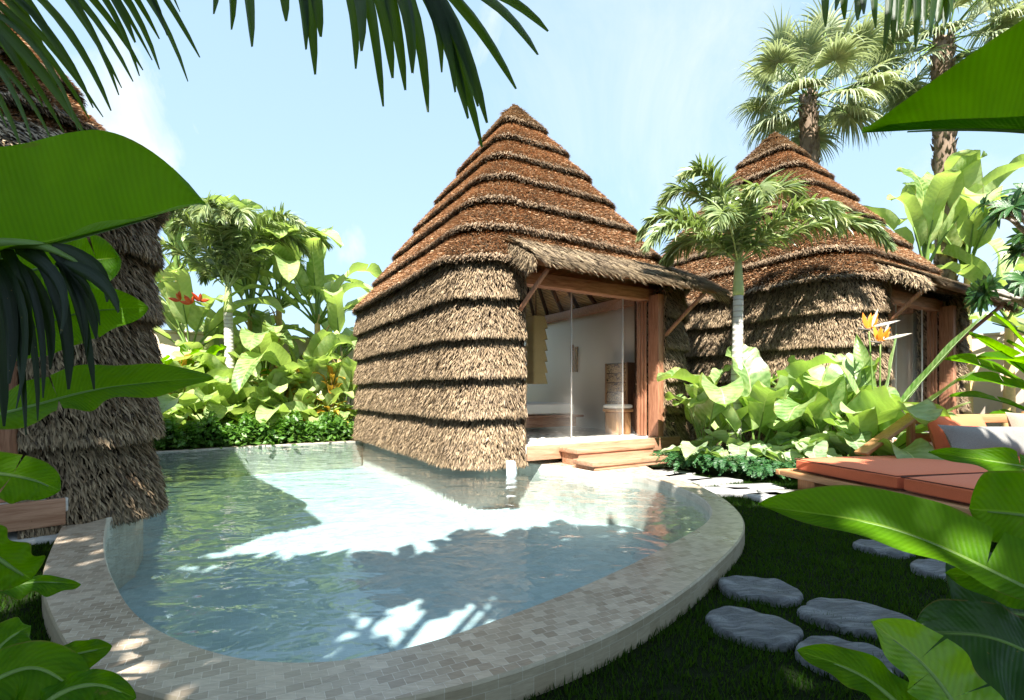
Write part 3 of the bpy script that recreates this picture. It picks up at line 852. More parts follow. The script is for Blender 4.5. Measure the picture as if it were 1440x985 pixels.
m = MB(); cushion(m, -.08, 0, .50, 1.0, 1.0, .135, puff=.3); m.build('mattress', M['linen'], bed, smooth=True)
m = MB(); cushion(m, -.62, .1, .665, .36, .9, .04, puff=.5, crown=.05); m.build('folded_blanket', M['beige'], bed, smooth=True)
ch = at_hut('chest_of_drawers', 'tall narrow carved wooden chest of drawers against the white wall of the hut', 'chest', 4.50, 1.32)
MB().box(-.20, .215, -.34, .34, .03, 1.5).build('case', M['darkwood'], ch, bevel=.008)
for k in range(7):
    z = .06+k*.205
    d = MB().box(-.222, -.202, -.305, .305, z, z+.185).build('drawer', M['carved'], ch, bevel=.006)
    MB().box(-.228, -.2225, -.05, .05, z+.145, z+.175).build('pull', M['darkwood'], d)
for y in (-.325, .325): MB().box(-.228, -.205, y-.018, y+.018, .03, 1.5).build('corner_strip', M['drum'], ch)
st = at_hut('stool', 'round cut log stool with a white seat pad beside the door post', 'stool', 4.02, .98)
m = MB()
m.box(-.20, -.06, -.18, .18, 0, .46); m.box(.06, .20, -.18, .18, 0, .46); m.box(-.059, .059, -.12, .12, .02, .40)
m.build('base', M['drum'], st, bevel=.03)
MB().box(-.235, .235, -.215, .215, .462, .53).build('seat', M['drum'], st, bevel=.02)
m = MB(); cushion(m, 0, 0, .575, .225, .205, .045, puff=.6); m.build('seat_pad', M['linen'], st, smooth=True)
wh = thing('wall_hanging', 'narrow pair of carved wooden strips hung on the white wall', 'wall decoration', H0(4.715, 3.3, 1.85), ANG)
for y, h in ((-.09, .62), (.09, .68)):
    MB().box(-.03, .0, y-.055, y+.055, -.02, h).build('carved_strip', M['carved'], wh, bevel=.01)
hs = at_hut('hanging_shade', 'tiered woven straw hanging shade near the left of the hut opening', 'hanging shade', 2.86, 2.3)
m = MB()
for k in range(6):
    z = 1.05+k*.24
    P, _ = rrect(0, 0, .20, .20, .05, 4, 4); T, _ = rrect(0, 0, .15, .15, .04, 4, 4); kk = len(P)
    v = np.vstack([np.hstack([P, np.full((kk, 1), z)]), np.hstack([T, np.full((kk, 1), z+.26)])])
    m.add(v, [[i, (i+1) % kk, kk+(i+1) % kk, kk+i] for i in range(kk)])
m.build('woven_tier', M['woven'], hs)
MB().tube([(0, 0, 2.3), (0, 0, 4.9)], .012, 6).build('cord', M['darkwood'], hs)
rug = MB().box(1.3, 3.0, .95, 1.75, .4495, .458).build('floor_rug', M['rug'], bevel=.003); rug.location = C0; rug.rotation_euler = (0, 0, ANG)
tag(rug, 'pale rug with dark woven marks on the floor before the bed', 'rug')
hb = at_hut('headboard_cabinet', 'dark wooden panel standing at the back of the room behind the bed', 'cabinet', 2.5, 6.2)
MB().box(-.5, .5, -.12, .12, 0, 1.7).build('panel', M['darkwood'], hb, bevel=.01)
MB().box(-.55, .55, -.16, .16, 1.702, 1.76).build('shelf_top', M['woodh'], hb, bevel=.008)
# ================================================================== plant builders
def prof(kind, t):
    t = np.clip(t, 0, 1)
    if kind == 'banana': return np.clip(t/.10, 0, 1)**.55*(1-np.clip((t-.5)/.5, 0, 1)**2.6)**.75
    if kind == 'blunt':  return np.clip(t/.10, 0, 1)**.55*(1-np.clip((t-.80)/.20, 0, 1)**2.2)**.8
    if kind == 'acum':   return np.clip(t/.08, 0, 1)**.5*np.clip((1-t)*1.22, 0, 1)**1.05*(1-.12*np.sin(PI*t))
    if kind == 'heart':  return np.clip(.35+t/.16, 0, 1)**.6*np.clip(1-t, 0, 1)**.62*1.15
    if kind == 'lance':  return np.sin(PI*np.clip(t, 0, 1)**.85)**.85
    if kind == 'obov':   return np.clip(t, 0, 1)**.8*np.clip((1-t)*6, 0, 1)**.5*1.1
    return np.sin(PI*t)

def leaf(mb, pts, sa, sb, wa, wb, kind='banana', n=26, mm=4, wave=.02, waves=5, curl=.1, tears=(), gap=.02, rnd=None, tb=None, jag=.0):
    """a broad leaf: midrib through pts, blade halves towards sa and sb; tears = positions of splits"""
    rnd = random.random() if rnd is None else rnd
    mid = cr(pts, 60); tt = np.linspace(0, 1, 60)
    T = nrm(np.gradient(mid, axis=0)); L = np.linalg.norm(np.diff(mid, axis=0), axis=1).sum()
    for sg, s0, w, trs in ((1, sa, wa, tears), (-1, sb, wb, tears if tb is None else tb)):
        s0 = np.asarray(s0, float)
        if s0.ndim == 1: s0 = np.tile(s0, (60, 1))
        S = nrm(s0-(s0*T).sum(1, keepdims=True)*T)
        Nn = np.cross(T, S)*sg
        ph = random.random()*6.28
        ed = [0]+sorted(trs)+[1]
        for a, b in zip(ed[:-1], ed[1:]):
            k = max(3, int(n*(b-a))+1); t = np.linspace(a, b, k)[:, None]; v = np.linspace(0, 1, mm+1)[None]
            sh = np.zeros_like(t+v)
            x = (t-a)/(b-a)
            if a > 0: sh = sh+gap*(1-x)*v**1.4*random.uniform(.4, 1.5)
            if b < 1: sh = sh-gap*x*v**1.4*random.uniform(.4, 1.5)
            te = np.clip(t+sh, 0, 1)
            ip = lambda A: np.stack([np.interp(te, tt, A[:, c]) for c in range(3)], -1)
            tilt = random.uniform(-.5, .5)*(0 if len(ed) == 2 else 1)
            ww = w*prof(kind, te)
            if jag: ww = ww*(1+jag*np.sin(te*47+ph)*v*np.sin(te*91+1.3))
            off = ip(S)*(ww*v)[..., None]+ip(Nn)*(-curl*w*v**2+wave*np.sin(6.283*waves*te+ph)*v**1.5*np.clip(ww/w, 0, 1)+tilt*.12*w*v**2)[..., None]
            P = ip(mid)+off
            uv = np.stack(np.broadcast_arrays(te*L, sg*v+0*te), -1)
            mb.grid(P, uv=uv, col=np.array([rnd]*3))
    return mid

def rib(mb, mid, r0, r1, n=6): mb.tube(mid, np.linspace(r0, r1, len(mid)), n)

UP = np.array([0, 0, 1.])
def az(a): return np.array([math.cos(a), math.sin(a), 0])

def broad_clump(fm, sm, c, n, pet, ll, lw, kind='banana', spread=(.25, .95), droop=.35, stem_h=0., tears=2, a0=None, fold=.35, face=None, lenvar=.25, wave=.03):
    """leaves on arching stalks from one crown; fm foliage mesh, sm stalk mesh"""
    c = np.asarray(c, float); top = c+UP*stem_h
    a = random.random()*6.28 if a0 is None else a0
    for i in range(n):
        ang = a+i*2.399+random.uniform(-.3, .3)
        el = random.uniform(*spread)                     # 0 upright .. 1+ horizontal
        k = random.uniform(1-lenvar, 1+lenvar)
        d0 = nrm(az(ang)*math.sin(el*1.2)*.8+UP*math.cos(el*1.2)+.001)
        p1 = top+d0*pet*k
        d1 = nrm(d0+az(ang)*.35*el)
        L = ll*k
        dr = droop*random.uniform(.6, 1.4)*(.35+el)
        p2 = p1+d1*L*.5; p3 = p1+d1*L*.80+az(ang)*L*.12-UP*dr*L*.30; p4 = p1+d1*L*.96+az(ang)*L*.22-UP*dr*L*.75
        s = np.cross(d0, UP); s = nrm(s) if np.linalg.norm(s) > .05 else az(ang+PI/2)
        roll = random.uniform(-.5, .5)
        nn = nrm(np.cross(s, d1))
        if nn[2] < 0: nn = -nn
        sA = nrm(s*math.cos(roll)+nn*math.sin(roll)); sB = -nrm(s*math.cos(roll)-nn*math.sin(roll)*-1)
        fo = fold*random.uniform(.4, 1.4)
        tr = sorted(random.uniform(.2, .85) for _ in range(random.randint(0, tears)))
        tb = sorted(random.uniform(.2, .85) for _ in range(random.randint(0, tears)))
        w = lw*k*random.uniform(.85, 1.15)
        mid = leaf(fm, [p1, p2, p3, p4], sA+nn*fo, -sA+nn*fo, w, w, kind, n=16, mm=3, wave=wave*w/.2, waves=random.uniform(2, 4), curl=.22, tears=tr, tb=tb, gap=.025)
        sm.tube(cr([top+az(ang)*.02, top+d0*pet*k*.5, p1, p1+d1*L*.3], 9), np.linspace(.022, .008, 9)*max(.5, ll), 5)

def heart_clump(fm, sm, c, n, h, ll, lw, spread=(.4, 1.0)):
    c = np.asarray(c, float); a = random.random()*6.28
    for i in range(n):
        ang = a+i*2.399+random.uniform(-.3, .3); k = random.uniform(.7, 1.15)
        el = random.uniform(*spread)
        d = nrm(az(ang)*math.sin(el)+UP*math.cos(el)); p1 = c+d*h*k
        sm.tube(cr([c, c+d*h*k*.5+UP*.04, p1], 6), np.linspace(.014, .007, 6), 5)
        out = nrm(az(ang)+UP*random.uniform(-.75, .05)); L = ll*k
        s = nrm(np.cross(out, UP)); nn = nrm(np.cross(s, out)); nn = nn*np.sign(nn[2]+1e-6)
        leaf(fm, [p1-out*L*.22, p1+out*L*.25, p1+out*L*.6-UP*.03*L, p1+out*L-UP*.14*L], s+nn*.25, -s+nn*.25, lw*k, lw*k, 'heart', n=12, mm=3, wave=.03, waves=2.5, curl=.2, jag=.05)

def frond(mb, rp, nl, ll, lw, droop=.25, fwd=.6, lift=.25, ns=5, twist=.4, start=.12, rnd0=.3, col_tip=None, irr=.12, vshape=.4):
    """pinnate palm frond along the rachis points rp"""
    mid = cr(rp, 60); tt = np.linspace(0, 1, 60); T_ = nrm(np.gradient(mid, axis=0))
    t = np.repeat(np.linspace(start, .995, nl), 2); sg = np.tile([1., -1.], nl)
    ip = lambda A: np.stack([np.interp(t, tt, A[:, c]) for c in range(3)], -1)
    P, T = ip(mid), nrm(ip(T_))
    S = np.cross(T, UP); S = nrm(S+1e-6); Nn = np.cross(S, T)
    n = len(t)
    f = fwd+.9*np.clip((t-.6)/.4, 0, 1)**1.5+rng.normal(0, irr, n)
    lf = lift+rng.normal(0, vshape*.5, n)
    d = nrm(S*sg[:, None]+T*f[:, None]+Nn*lf[:, None])
    L = ll*(np.sin(PI*np.clip(.10+.86*(t-start)/(1-start), 0, 1))**.55)*rng.uniform(.85, 1.1, n)
    wdir = nrm(T-(T*d).sum(1, keepdims=True)*d+Nn*rng.normal(0, twist, n)[:, None])
    rows = []; uvs = []; p = P.copy(); dd = d.copy()
    wp = np.array([.55, 1, .95, .7, .4, .06])[:ns+1] if ns == 5 else np.interp(np.linspace(0, 1, ns+1), [0, .2, .5, .8, 1], [.55, 1, .9, .5, .05])
    dr = droop*rng.uniform(.6, 1.5, n)
    for k in range(ns+1):
        w = (lw*wp[k])*np.ones(n)
        rows.append(np.stack([p-wdir*w[:, None]/2, p+wdir*w[:, None]/2], 1))
        dd = nrm(dd-UP*(dr[:, None]*(.4+.5*k/ns)))
        p = p+dd*(L/ns)[:, None]
    V = np.stack(rows, 1).reshape(-1, 3)                # n, ns+1, 2
    i = np.arange(n)[:, None]*(2*(ns+1)); k = np.arange(ns)[None]*2
    q = np.stack([i+k, i+k+1, i+k+3, i+k+2], -1).reshape(-1, 4)
    r = np.clip(rnd0+rng.normal(0, .25, n), 0, 1)
    uv = np.tile(np.array([[[k/ns, -.9], [k/ns, .9]] for k in range(ns+1)]).reshape(-1, 2), (n, 1))
    mb.add(V, q, uv=uv, col=np.repeat(np.stack([r]*3, -1), 2*(ns+1), axis=0))
    return mid

def fan_leaf(mb, sm, p0, p1, R_, nseg=38, arc=2.5, droop=.3, w=.03):
    p0, p1 = np.asarray(p0, float), np.asarray(p1, float)
    A = nrm(p1-p0); B = nrm(np.cross(A, UP)+1e-6); Nn = np.cross(B, A)
    sm.tube(cr([p0, (p0+p1)/2+UP*.06, p1], 6), np.linspace(.028, .014, 6), 5)
    th = np.linspace(-arc, arc, nseg)+rng.normal(0, .015, nseg); n = nseg
    d = nrm(A*np.cos(th)[:, None]+B*np.sin(th)[:, None]+Nn*(.18+.10*np.cos(th*2))[:, None])
    wdir = nrm(-A*np.sin(th)[:, None]+B*np.cos(th)[:, None])
    wdir = nrm(wdir+Nn*np.where(np.arange(n) % 2, .45, -.45)[:, None])
    L = R_*(.78+.22*np.cos(th/1.6))*rng.uniform(.88, 1.08, n)
    ns = 6; wp = [.15, .95, 1.35, .9, .6, .35, .05]; p = np.tile(p1, (n, 1)); dd = d.copy(); rows = []
    dr = droop*rng.uniform(.6, 1.5, n)
    for k in range(ns+1):
        rows.append(np.stack([p-wdir*w*wp[k]*R_, p+wdir*w*wp[k]*R_], 1))
        if k >= 3: dd = nrm(dd-UP*dr[:, None]*.9)
        else: dd = nrm(dd-UP*dr[:, None]*.12)
        p = p+dd*(L/ns)[:, None]
    V = np.stack(rows, 1).reshape(-1, 3); i = np.arange(n)[:, None]*(2*(ns+1)); k = np.arange(ns)[None]*2
    q = np.stack([i+k, i+k+1, i+k+3, i+k+2], -1).reshape(-1, 4)
    r = np.clip(random.uniform(.1, .8)+rng.normal(0, .15, n), 0, 1)
    mb.add(V, q, uv=np.tile(np.array([[[k/ns, -.9], [k/ns, .9]] for k in range(ns+1)]).reshape(-1, 2), (n, 1)), col=np.repeat(np.stack([r]*3, -1), 2*(ns+1), axis=0))

def small_leaves(mb, P, size, up=.5, kind=0):
    """scatter of little two-facet leaves"""
    n = len(P); d = nrm(rng.normal(0, 1, (n, 3))*[1, 1, .6]+[0, 0, up*.3]); s = nrm(np.cross(d, nrm(rng.normal(0, .5, (n, 3))+[0, 0, 1.])))
    L = size*rng.uniform(.6, 1.35, n)[:, None]; w = L*.30; nn = np.cross(s, d)
    V = np.stack([P, P+d*L*.45+s*w+nn*L*.06, P+d*L-nn*L*.08, P+d*L*.45-s*w+nn*L*.06], 1).reshape(-1, 3)
    i = np.arange(n)[:, None]*4
    r = np.clip(rng.normal(.5, .28, n), 0, 1)
    uv = np.tile([[0, 0.1], [.5, .8], [1, .1], [.5, -.8]], (n, 1))
    mb.add(V, None, np.concatenate([i+[[0, 1, 2]], i+[[0, 2, 3]]]), uv=uv, col=np.repeat(np.stack([r]*3, -1), 4, axis=0))

def plant(name, label, cat, c, fn, fmat, smat, group=None):
    r = thing(name, label, cat, c, 0, group)
    fm, sm = MB(), MB(); fn(fm, sm)
    for mbx, nm, mt in ((fm, 'foliage', fmat), (sm, 'stem', smat)):
        if mbx.n: mbx.build(nm, mt, r, smooth=True)
    return r

# ================================================================== right middle bed
GB = 'broad leaved plants in the bed before the far hut'
spec = [  # px, d, n, petiole, leaf, width, spread, label
 (992, 8.9, 9, .75, 1.0, .20, (.05, .75), 'tall broad leaved plant by the right corner of the central hut'),
 (1062, 8.6, 9, .75, 1.05, .21, (.05, .7), 'tall broad leaved plant just right of the white palm trunk'),
 (1120, 8.8, 8, .72, .95, .21, (.1, .8), 'big leaved plant with upright paddles in the middle of the bed'),
 (1172, 8.3, 10, .75, 1.05, .24, (.05, .8), 'tallest broad leaved plant left of the orange flowers'),
 (1215, 7.6, 7, .5, .8, .17, (.3, 1.0), 'broad leaved plant behind the slanting arm of the daybed')]
for px, d, n, pe, ll, lw, sp_, lb in spec:
    c = W(px, HY, d); c[2] = 0
    plant('broad_leaf_plant', lb, 'plant', c, lambda fm, sm: broad_clump(fm, sm, (0, 0, 0), n+2, pe, ll*1.1, lw*1.2, 'banana', sp_, .6, .05, 1), M['taro'], M['stem'], GB)
spec = [(985, 8.2, 9, .55, .50, .21, 'low pale heart leaved plant in front of the hut corner'),
        (1040, 8.1, 8, .60, .50, .21, 'low heart leaved plant below the white palm trunk'),
        (1085, 7.8, 9, .55, .50, .2, 'low heart leaved plant nearest the end of the daybed'),
        (1135, 7.7, 9, .62, .52, .22, 'heart leaved plant with large pale blades behind the orange cushion'),
        (1190, 7.5, 8, .60, .46, .2, 'heart leaved plant beside the wooden arm of the daybed')]
for px, d, n, h, ll, lw, lb in spec:
    c = W(px, HY, d); c[2] = 0
    plant('heart_leaf_plant', lb, 'plant', c, lambda fm, sm: heart_clump(fm, sm, (0, 0, 0), n, h, ll, lw), M['heart'], M['stem'], GB)
# ferns at the edge of the bed
def fern_fn(fm, sm):
    a = random.random()*6
    for i in range(16):
        d = az(a+i*2.4); k = random.uniform(.75, 1.15); e = random.uniform(.05, .2)
        frond(fm, [(0, 0, 0), d*.12*k+UP*(.12+e), d*.26*k+UP*(.13+e), d*.38*k+UP*(.03+e)], 22, .075, .02, .1, .4, .1, 2, .3, .15, .5)
ferns = [(938, 8.3, 'deep green fern beside the lower wooden step'), (962, 8.0, 'deep green fern at the left end of the planting bed'),
         (990, 7.9, 'deep green fern under the pale heart leaves'), (1018, 7.6, 'deep green fern at the lawn edge below the white palm'),
         (1045, 7.5, 'deep green fern between the paving and the heart leaved plants'), (1072, 7.3, 'deep green fern left of the daybed corner'),
         (1098, 7.25, 'deep green fern touching the daybed frame corner'), (952, 8.6, 'deep green fern under the hut corner behind the others'), (1120, 7.4, 'deep green fern behind the daybed corner')]
for px, d, lb in ferns:
    c = W(px, HY, d); c[2] = 0
    plant('fern', lb, 'fern', c, fern_fn, M['fern'], M['stem'], 'ferns edging the bed')

# bird of paradise with its two orange flowers
c = W(1236, HY, 7.7); c[2] = 0
bop = thing('bird_of_paradise', 'bird of paradise plant with two orange flowers in front of the far hut', 'plant', c)
sm = MB()
for tip, base, roll, w in (((1392, 437, 7.3), (1235, 600, 7.7), .9, .10), ((1372, 522, 7.2), (1250, 610, 7.6), .4, .10), ((1365, 566, 6.9), (1250, 632, 7.6), .2, .09),
                     ((1170, 500, 7.9), (1230, 600, 7.8), .8, .12), ((1262, 470, 8.1), (1240, 590, 7.9), 1.2, .12), ((1205, 470, 8.2), (1228, 590, 7.9), 1.1, .14), ((1330, 500, 7.9), (1245, 600, 7.8), .8, .11)):
    b, t_ = W(*base)-c, W(*tip)-c; foot = np.array([random.uniform(-.08, .08), random.uniform(-.08, .08), 0])
    p1 = foot+(b-foot)*.9; d = t_-p1
    lf = MB(); s = nrm(np.cross(d, UP)); nn = nrm(np.cross(s, d))
    sA = s*math.cos(roll)+nn*math.sin(roll)
    mid = leaf(lf, [p1, p1+d*.35+UP*.05, p1+d*.7+UP*.06, t_], sA+nn*.2, -sA+nn*.3, w, w, 'lance', 20, 3, .012, 3, .15)
    rib(lf, mid, .010, .003); lf.build('leaf', M['taro'], bop, smooth=True)
    sm.tube(cr([foot, (foot+p1)/2, p1], 8), np.linspace(.022, .011, 8), 6)
for fx, fy, fd, hd in ((1222, 462, 7.6, -1), (1238, 480, 7.5, -1)):
    h = W(fx, fy, fd)-c; foot = np.array([.05*hd, .03, 0])
    sm.tube(cr([foot, (foot+h)/2+np.array([.03, 0, 0]), h-UP*.05], 10), np.linspace(.016, .010, 10), 6)
    fl = MB()
    fl.tube([h+np.array([-.10*hd*-1, 0, -.06]), h+np.array([-.02, 0, -.03]), h+np.array([.20*hd, -.04, .0])], [.012, .024, .003], 8)
    bill = fl.build('bract', M['bract'], bop, smooth=True)
    fl = MB()
    for k in range(6):
        d = nrm(np.array([.75-.38*k*.5+random.uniform(-.1, .1), random.uniform(-.3, .3), .75+random.uniform(-.2, .2)]))
        p = h+np.array([.03-.03*k*.4, 0, 0]); L = .24*random.uniform(.85, 1.1)
        leaf(fl, [p, p+d*L*.5, p+d*L], np.cross(d, [0, 1, .2]), -np.cross(d, [0, 1, .2]), .035, .035, 'lance', 8, 2, .004, 2, .2)
    fl.build('orange_petals', M['flowero'], bill, smooth=True)
    fl = MB(); 
    for d, L in ((nrm([.35, 0, 1.]), .30), (nrm([.97, -.1, .22]), .42)):
        p = h+np.array([.03, -.02, .02]); leaf(fl, [p, p+d*L*.5, p+d*L], np.cross(d, [0, 1, 0]), -np.cross(d, [0, 1, 0]), .022, .022, 'lance', 8, 2, .003, 2, .2)
    fl.build('pale_tongue', M['flowerw'], bill, smooth=True)
sm.build('stem', M['stem'], bop, smooth=True)

# ================================================================== palms with a pale ringed trunk
def trunk(mat, root, pts, r0, r1, flare=1.25, n=14, name='trunk'):
    m = MB(); p = cr(pts, 24); r = np.linspace(r0, r1, 24); r[:4] *= np.linspace(flare, 1, 4); r *= 1+.02*np.sin(np.arange(24)*2.1)
    m.tube(p, r, n); return m.build(name, mat, root, smooth=True)
def christmas_palm(label, c, base_h, top, r, fr_spec, ll, lw, shaft):
    root = thing('white_trunk_palm', label, 'palm', c)
    top = np.asarray(top)
    trunk(M['ringed'], root, [(0, 0, 0), (top[0]*.2+.03, 0, base_h*.5), top], r*1.15, r*.85)
    m = MB(); m.tube(cr([top, top+UP*shaft*.5, top+UP*shaft], 8), np.array([1.0, 1.08, 1.0, .92, .85, .78, .72, .66])*r*.9, 12, col=None); m.build('crownshaft', M['shaft'], root, smooth=True)
    m = MB(); sm = MB(); h = top+UP*shaft*.93
    for a, el, L, dr in fr_spec:
        d = az(a)*math.sin(el)+UP*math.cos(el); o = az(a)
        pts = [h, h+d*L*.36, h+d*L*.68+o*L*.07-UP*dr*L*.04, h+d*L*.90+o*L*.19-UP*dr*L*.20, h+d*L*.97+o*L*.33-UP*dr*L*.45]
        mid = frond(m, pts, 120, ll, lw, .34, 1.1, .40, 5, .7, .09, .5, irr=.3, vshape=1.1)
        rib(sm, mid, .020, .004, 6)
    m.build('crown', M['palm'], root, smooth=False); sm.build('frond_stalk', M['shaft'], root, smooth=True)
    return root
random.seed(9)
c = W(1032, HY, 8.75); c[2] = 0
fs = [(PI*.95, .75, 1.9, .9), (PI*1.1, 1.05, 1.75, 1.0), (PI*.85, .35, 2.2, .6), (.05, .8, 2.0, .85), (-.2, 1.1, 2.2, .9), (.3, .4, 2.3, .7), (PI*.5, .3, 2.2, .6), (PI*1.45, .6, 1.7, .9),
      (PI*1.3, .9, 1.5, 1.0), (PI*1.7, .9, 1.7, 1.0), (PI*1.05, .2, 2.2, .5), (PI*.7, .9, 1.6, 1.0)]
christmas_palm('palm with smooth white trunk standing between the central hut and the far hut', c, 2.9, (.10, .05, 3.02), .098, [(a, e*.95, L*.92, d_) for a, e, L, d_ in fs], .46, .048, .62)
c = W(322, HY, 13.6); c[2] = 0.05
fs2 = [(random.random()*.4+i*2*PI/15, random.uniform(.2, 1.0), random.uniform(2.5, 3.0), random.uniform(.6, 1.0)) for i in range(15)]
christmas_palm('palm with smooth grey ringed trunk behind the far end of the pool', c, 3.5, (-.05, .05, 3.45), .13, fs2, .64, .055, .7)

# ================================================================== tall fan palms behind the far hut
def fan_palm(label, c, h, r, nleaf, R_, seed):
    random.seed(seed)
    root = thing('fan_palm', label, 'palm', c)
    m = MB(); p = cr([(0, 0, 0), (.1, 0, h*.5), (0, 0, h)], 30); rr = np.linspace(r*1.2, r, 30)
    m.tube(p, rr, 14)
    n = int(90*h)                                         # old leaf bases: pointed scales
    hh = rng.random(n)*h; aa = rng.random(n)*2*PI
    for z, a in zip(hh, aa):
        b = np.array([np.interp(z, p[:, 2], p[:, 0]), 0, z])+az(a)*r*1.02; s = az(a+PI/2); w = .05*random.uniform(.7, 1.4); L = random.uniform(.12, .26)
        tipp = b+UP*L+az(a)*random.uniform(.03, .12)
        g = random.uniform(.2, .9)
        m.add([b-s*w-az(a)*.03, b+s*w-az(a)*.03, b+az(a)*.05, tipp], None, [[0, 2, 3], [2, 1, 3], [0, 1, 2]], col=[g]*3)
    m.build('trunk', M['fantrunk'], root)
    fm, sm = MB(), MB(); t = np.array([0, 0, h])
    for i in range(nleaf):
        a = i*2.399+random.uniform(-.2, .2); e = .15+2.25*((i+.5)/nleaf)**.85
        d = az(a)*math.sin(e)+UP*math.cos(e); L = random.uniform(.85, 1.3)*R_*1.0
        fan_leaf(fm, sm, t+UP*random.uniform(-.35, .1)+az(a)*r*.6, t+d*L, R_*random.uniform(.85, 1.1), 50, 2.3, .26+.14*e, .026)
    fm.build('crown', M['fan'], root); sm.build('leaf_stalk', M['stem'], root, smooth=True)
M['fantrunk'] = (lambda n: n.done(n.pbr(n.mix(n.math('MULTIPLY', n.noise(n.coord('Object'), 8, 5), .8), n.ramp(n.n('SeparateColor', i={'Color': n.attr()}).outputs[0], [(.2, (.10, .065, .04)), (.55, (.30, .21, .14)), (.9, (.46, .36, .26))]), (.12, .08, .055)), .85)))(N('fan_palm_trunk'))
c = W(1137, HY, 16.0); c[2] = 0; fan_palm('tall fan palm rising behind the peak of the far hut', c, 10.9, .22, 28, 1.4, 5)
c = W(1325, HY, 15.5); c[2] = 0; fan_palm('tall fan palm with a rough shaggy trunk right of the far hut roof', c, 12.3, .24, 28, 1.4, 8)

# ================================================================== back garden: banana plants, hedge, palms
random.seed(21)
GL = 'banana plants along the garden wall'
spec = [  # px, d, stem h, n, petiole, leaf, half width, spread, label
 (250, 15.0, 4.9, 9, .8, 2.3, .32, (.0, .9), 'tallest banana plant rising beside the left hut roof'),
 (268, 14.0, 2.4, 10, .7, 1.8, .28, (.15, 1.0), 'banana plant with dry golden stalks beside the left hut'),
 (352, 15.1, 3.6, 10, .9, 2.3, .33, (.0, .8), 'banana plant with broad upright leaves behind the grey ringed palm'),
 (392, 15.4, 3.9, 10, .9, 2.2, .31, (.1, .9), 'banana plant midway between the ringed palm and the hut'),
 (446, 15.2, 3.4, 11, .85, 2.3, .30, (.05, 1.0), 'banana plant nearest the back corner of the central hut'),
 (478, 15.6, 2.3, 9, .7, 1.9, .27, (.1, 1.0), 'shorter banana plant half hidden by the back corner of the hut')]
spec += [(300, 14.4, 1.3, 10, .8, 1.7, .26, (.05, 1.05), 'low banana plant left of the grey ringed palm trunk'), (372, 14.7, 1.5, 11, .8, 1.8, .28, (.05, 1.0), 'low banana plant with pale blades in the middle of the back border'),
         (424, 14.8, 1.4, 11, .8, 1.7, .26, (.05, 1.1), 'low banana plant in front of the tall one near the hut corner')]
for px, d, sh, n, pe, ll, lw, sp_, lb in spec:
    c = W(px, HY, d); c[2] = 0
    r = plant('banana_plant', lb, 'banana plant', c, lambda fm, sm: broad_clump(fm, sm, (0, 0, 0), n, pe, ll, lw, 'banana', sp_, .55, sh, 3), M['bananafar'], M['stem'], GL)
    m = MB(); m.tube(cr([(0, 0, 0), (.03, 0, sh*.5), (0, 0, sh+.3)], 10), np.linspace(.15, .08, 10), 10); m.build('trunk', M['straws'], r, smooth=True)
    m = MB()                                             # old dry stalks splaying out below the leaves
    for k in range(12):
        a = random.random()*6.28; z = sh*random.uniform(.35, .95); L = random.uniform(.5, 1.0); e = random.uniform(.5, 1.1)
        d_ = az(a)*math.sin(e)+UP*math.cos(e); b = UP*z+az(a)*.1
        m.tube(cr([b, b+d_*L*.6, b+d_*L+az(a)*.1-UP*.1], 6), np.linspace(.035, .012, 6), 5)
    m.build('dry_stalk', M['straws'], r, smooth=True)
GT = 'leafy plants between the pool and the garden wall'
spec = [(238, 12.6, 'broad leaved plant beside the shaded wall of the left hut'), (275, 13.2, 'broad leaved plant left of the grey ringed palm'),
        (300, 12.9, 'broad leaved plant just left of the ringed palm trunk'), (345, 13.6, 'broad leaved plant just right of the ringed palm trunk'), (378, 13.9, 'large leaved plant in the middle of the far border'),
        (412, 14.1, 'large leaved plant with a pale upright blade in the far border'), (440, 14.3, 'broad leaved plant left of the hut corner plant'), (480, 14.6, 'broad leaved plant touching the back corner of the central hut')]
for px, d, lb in spec:
    c = W(px, HY, d); c[2] = 0
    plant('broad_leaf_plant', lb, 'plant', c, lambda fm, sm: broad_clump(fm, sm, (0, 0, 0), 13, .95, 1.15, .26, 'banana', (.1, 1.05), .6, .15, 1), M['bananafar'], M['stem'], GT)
spec = [(228, 11.9, 'low round leaved plant at the left end of the far border'), (262, 12.2, 'low round leaved plant second from the left hut'), (296, 12.5, 'low round leaved plant below the ringed palm'),
        (335, 12.9, 'low round leaved plant right of the ringed palm'), (372, 13.2, 'low round leaved plant in the middle of the far border'), (410, 13.5, 'low round leaved plant right of the middle of the far border'),
        (448, 13.8, 'low round leaved plant second from the central hut'), (485, 14.2, 'low round leaved plant next to the central hut')]
for px, d, lb in spec:
    c = W(px, HY, d+.25); c[2] = 0
    plant('heart_leaf_plant', lb, 'plant', c, lambda fm, sm: heart_clump(fm, sm, (0, 0, 0), 16, .85, .42, .19, (.1, 1.1)), M['bananafar'], M['stem'], GT)
for px, d, h, lb in ((252, 13.0, 1.5, 'croton shrub with yellow orange leaves beside the left hut'), (398, 14.2, 1.3, 'croton shrub with yellow orange leaves in the middle of the far border'), (466, 14.3, 1.1, 'croton shrub with yellow orange leaves near the central hut corner')):
    c = W(px, HY, d); c[2] = 0
    plant('croton', lb, 'shrub', c, lambda fm, sm: [broad_clump(fm, sm, (0, 0, h*k/3), 11, .25, .55, .075, 'lance', (.1, 1.0), .5, .2, 0) for k in range(4)], M['croton'], M['bark'], 'croton shrubs in the far border')
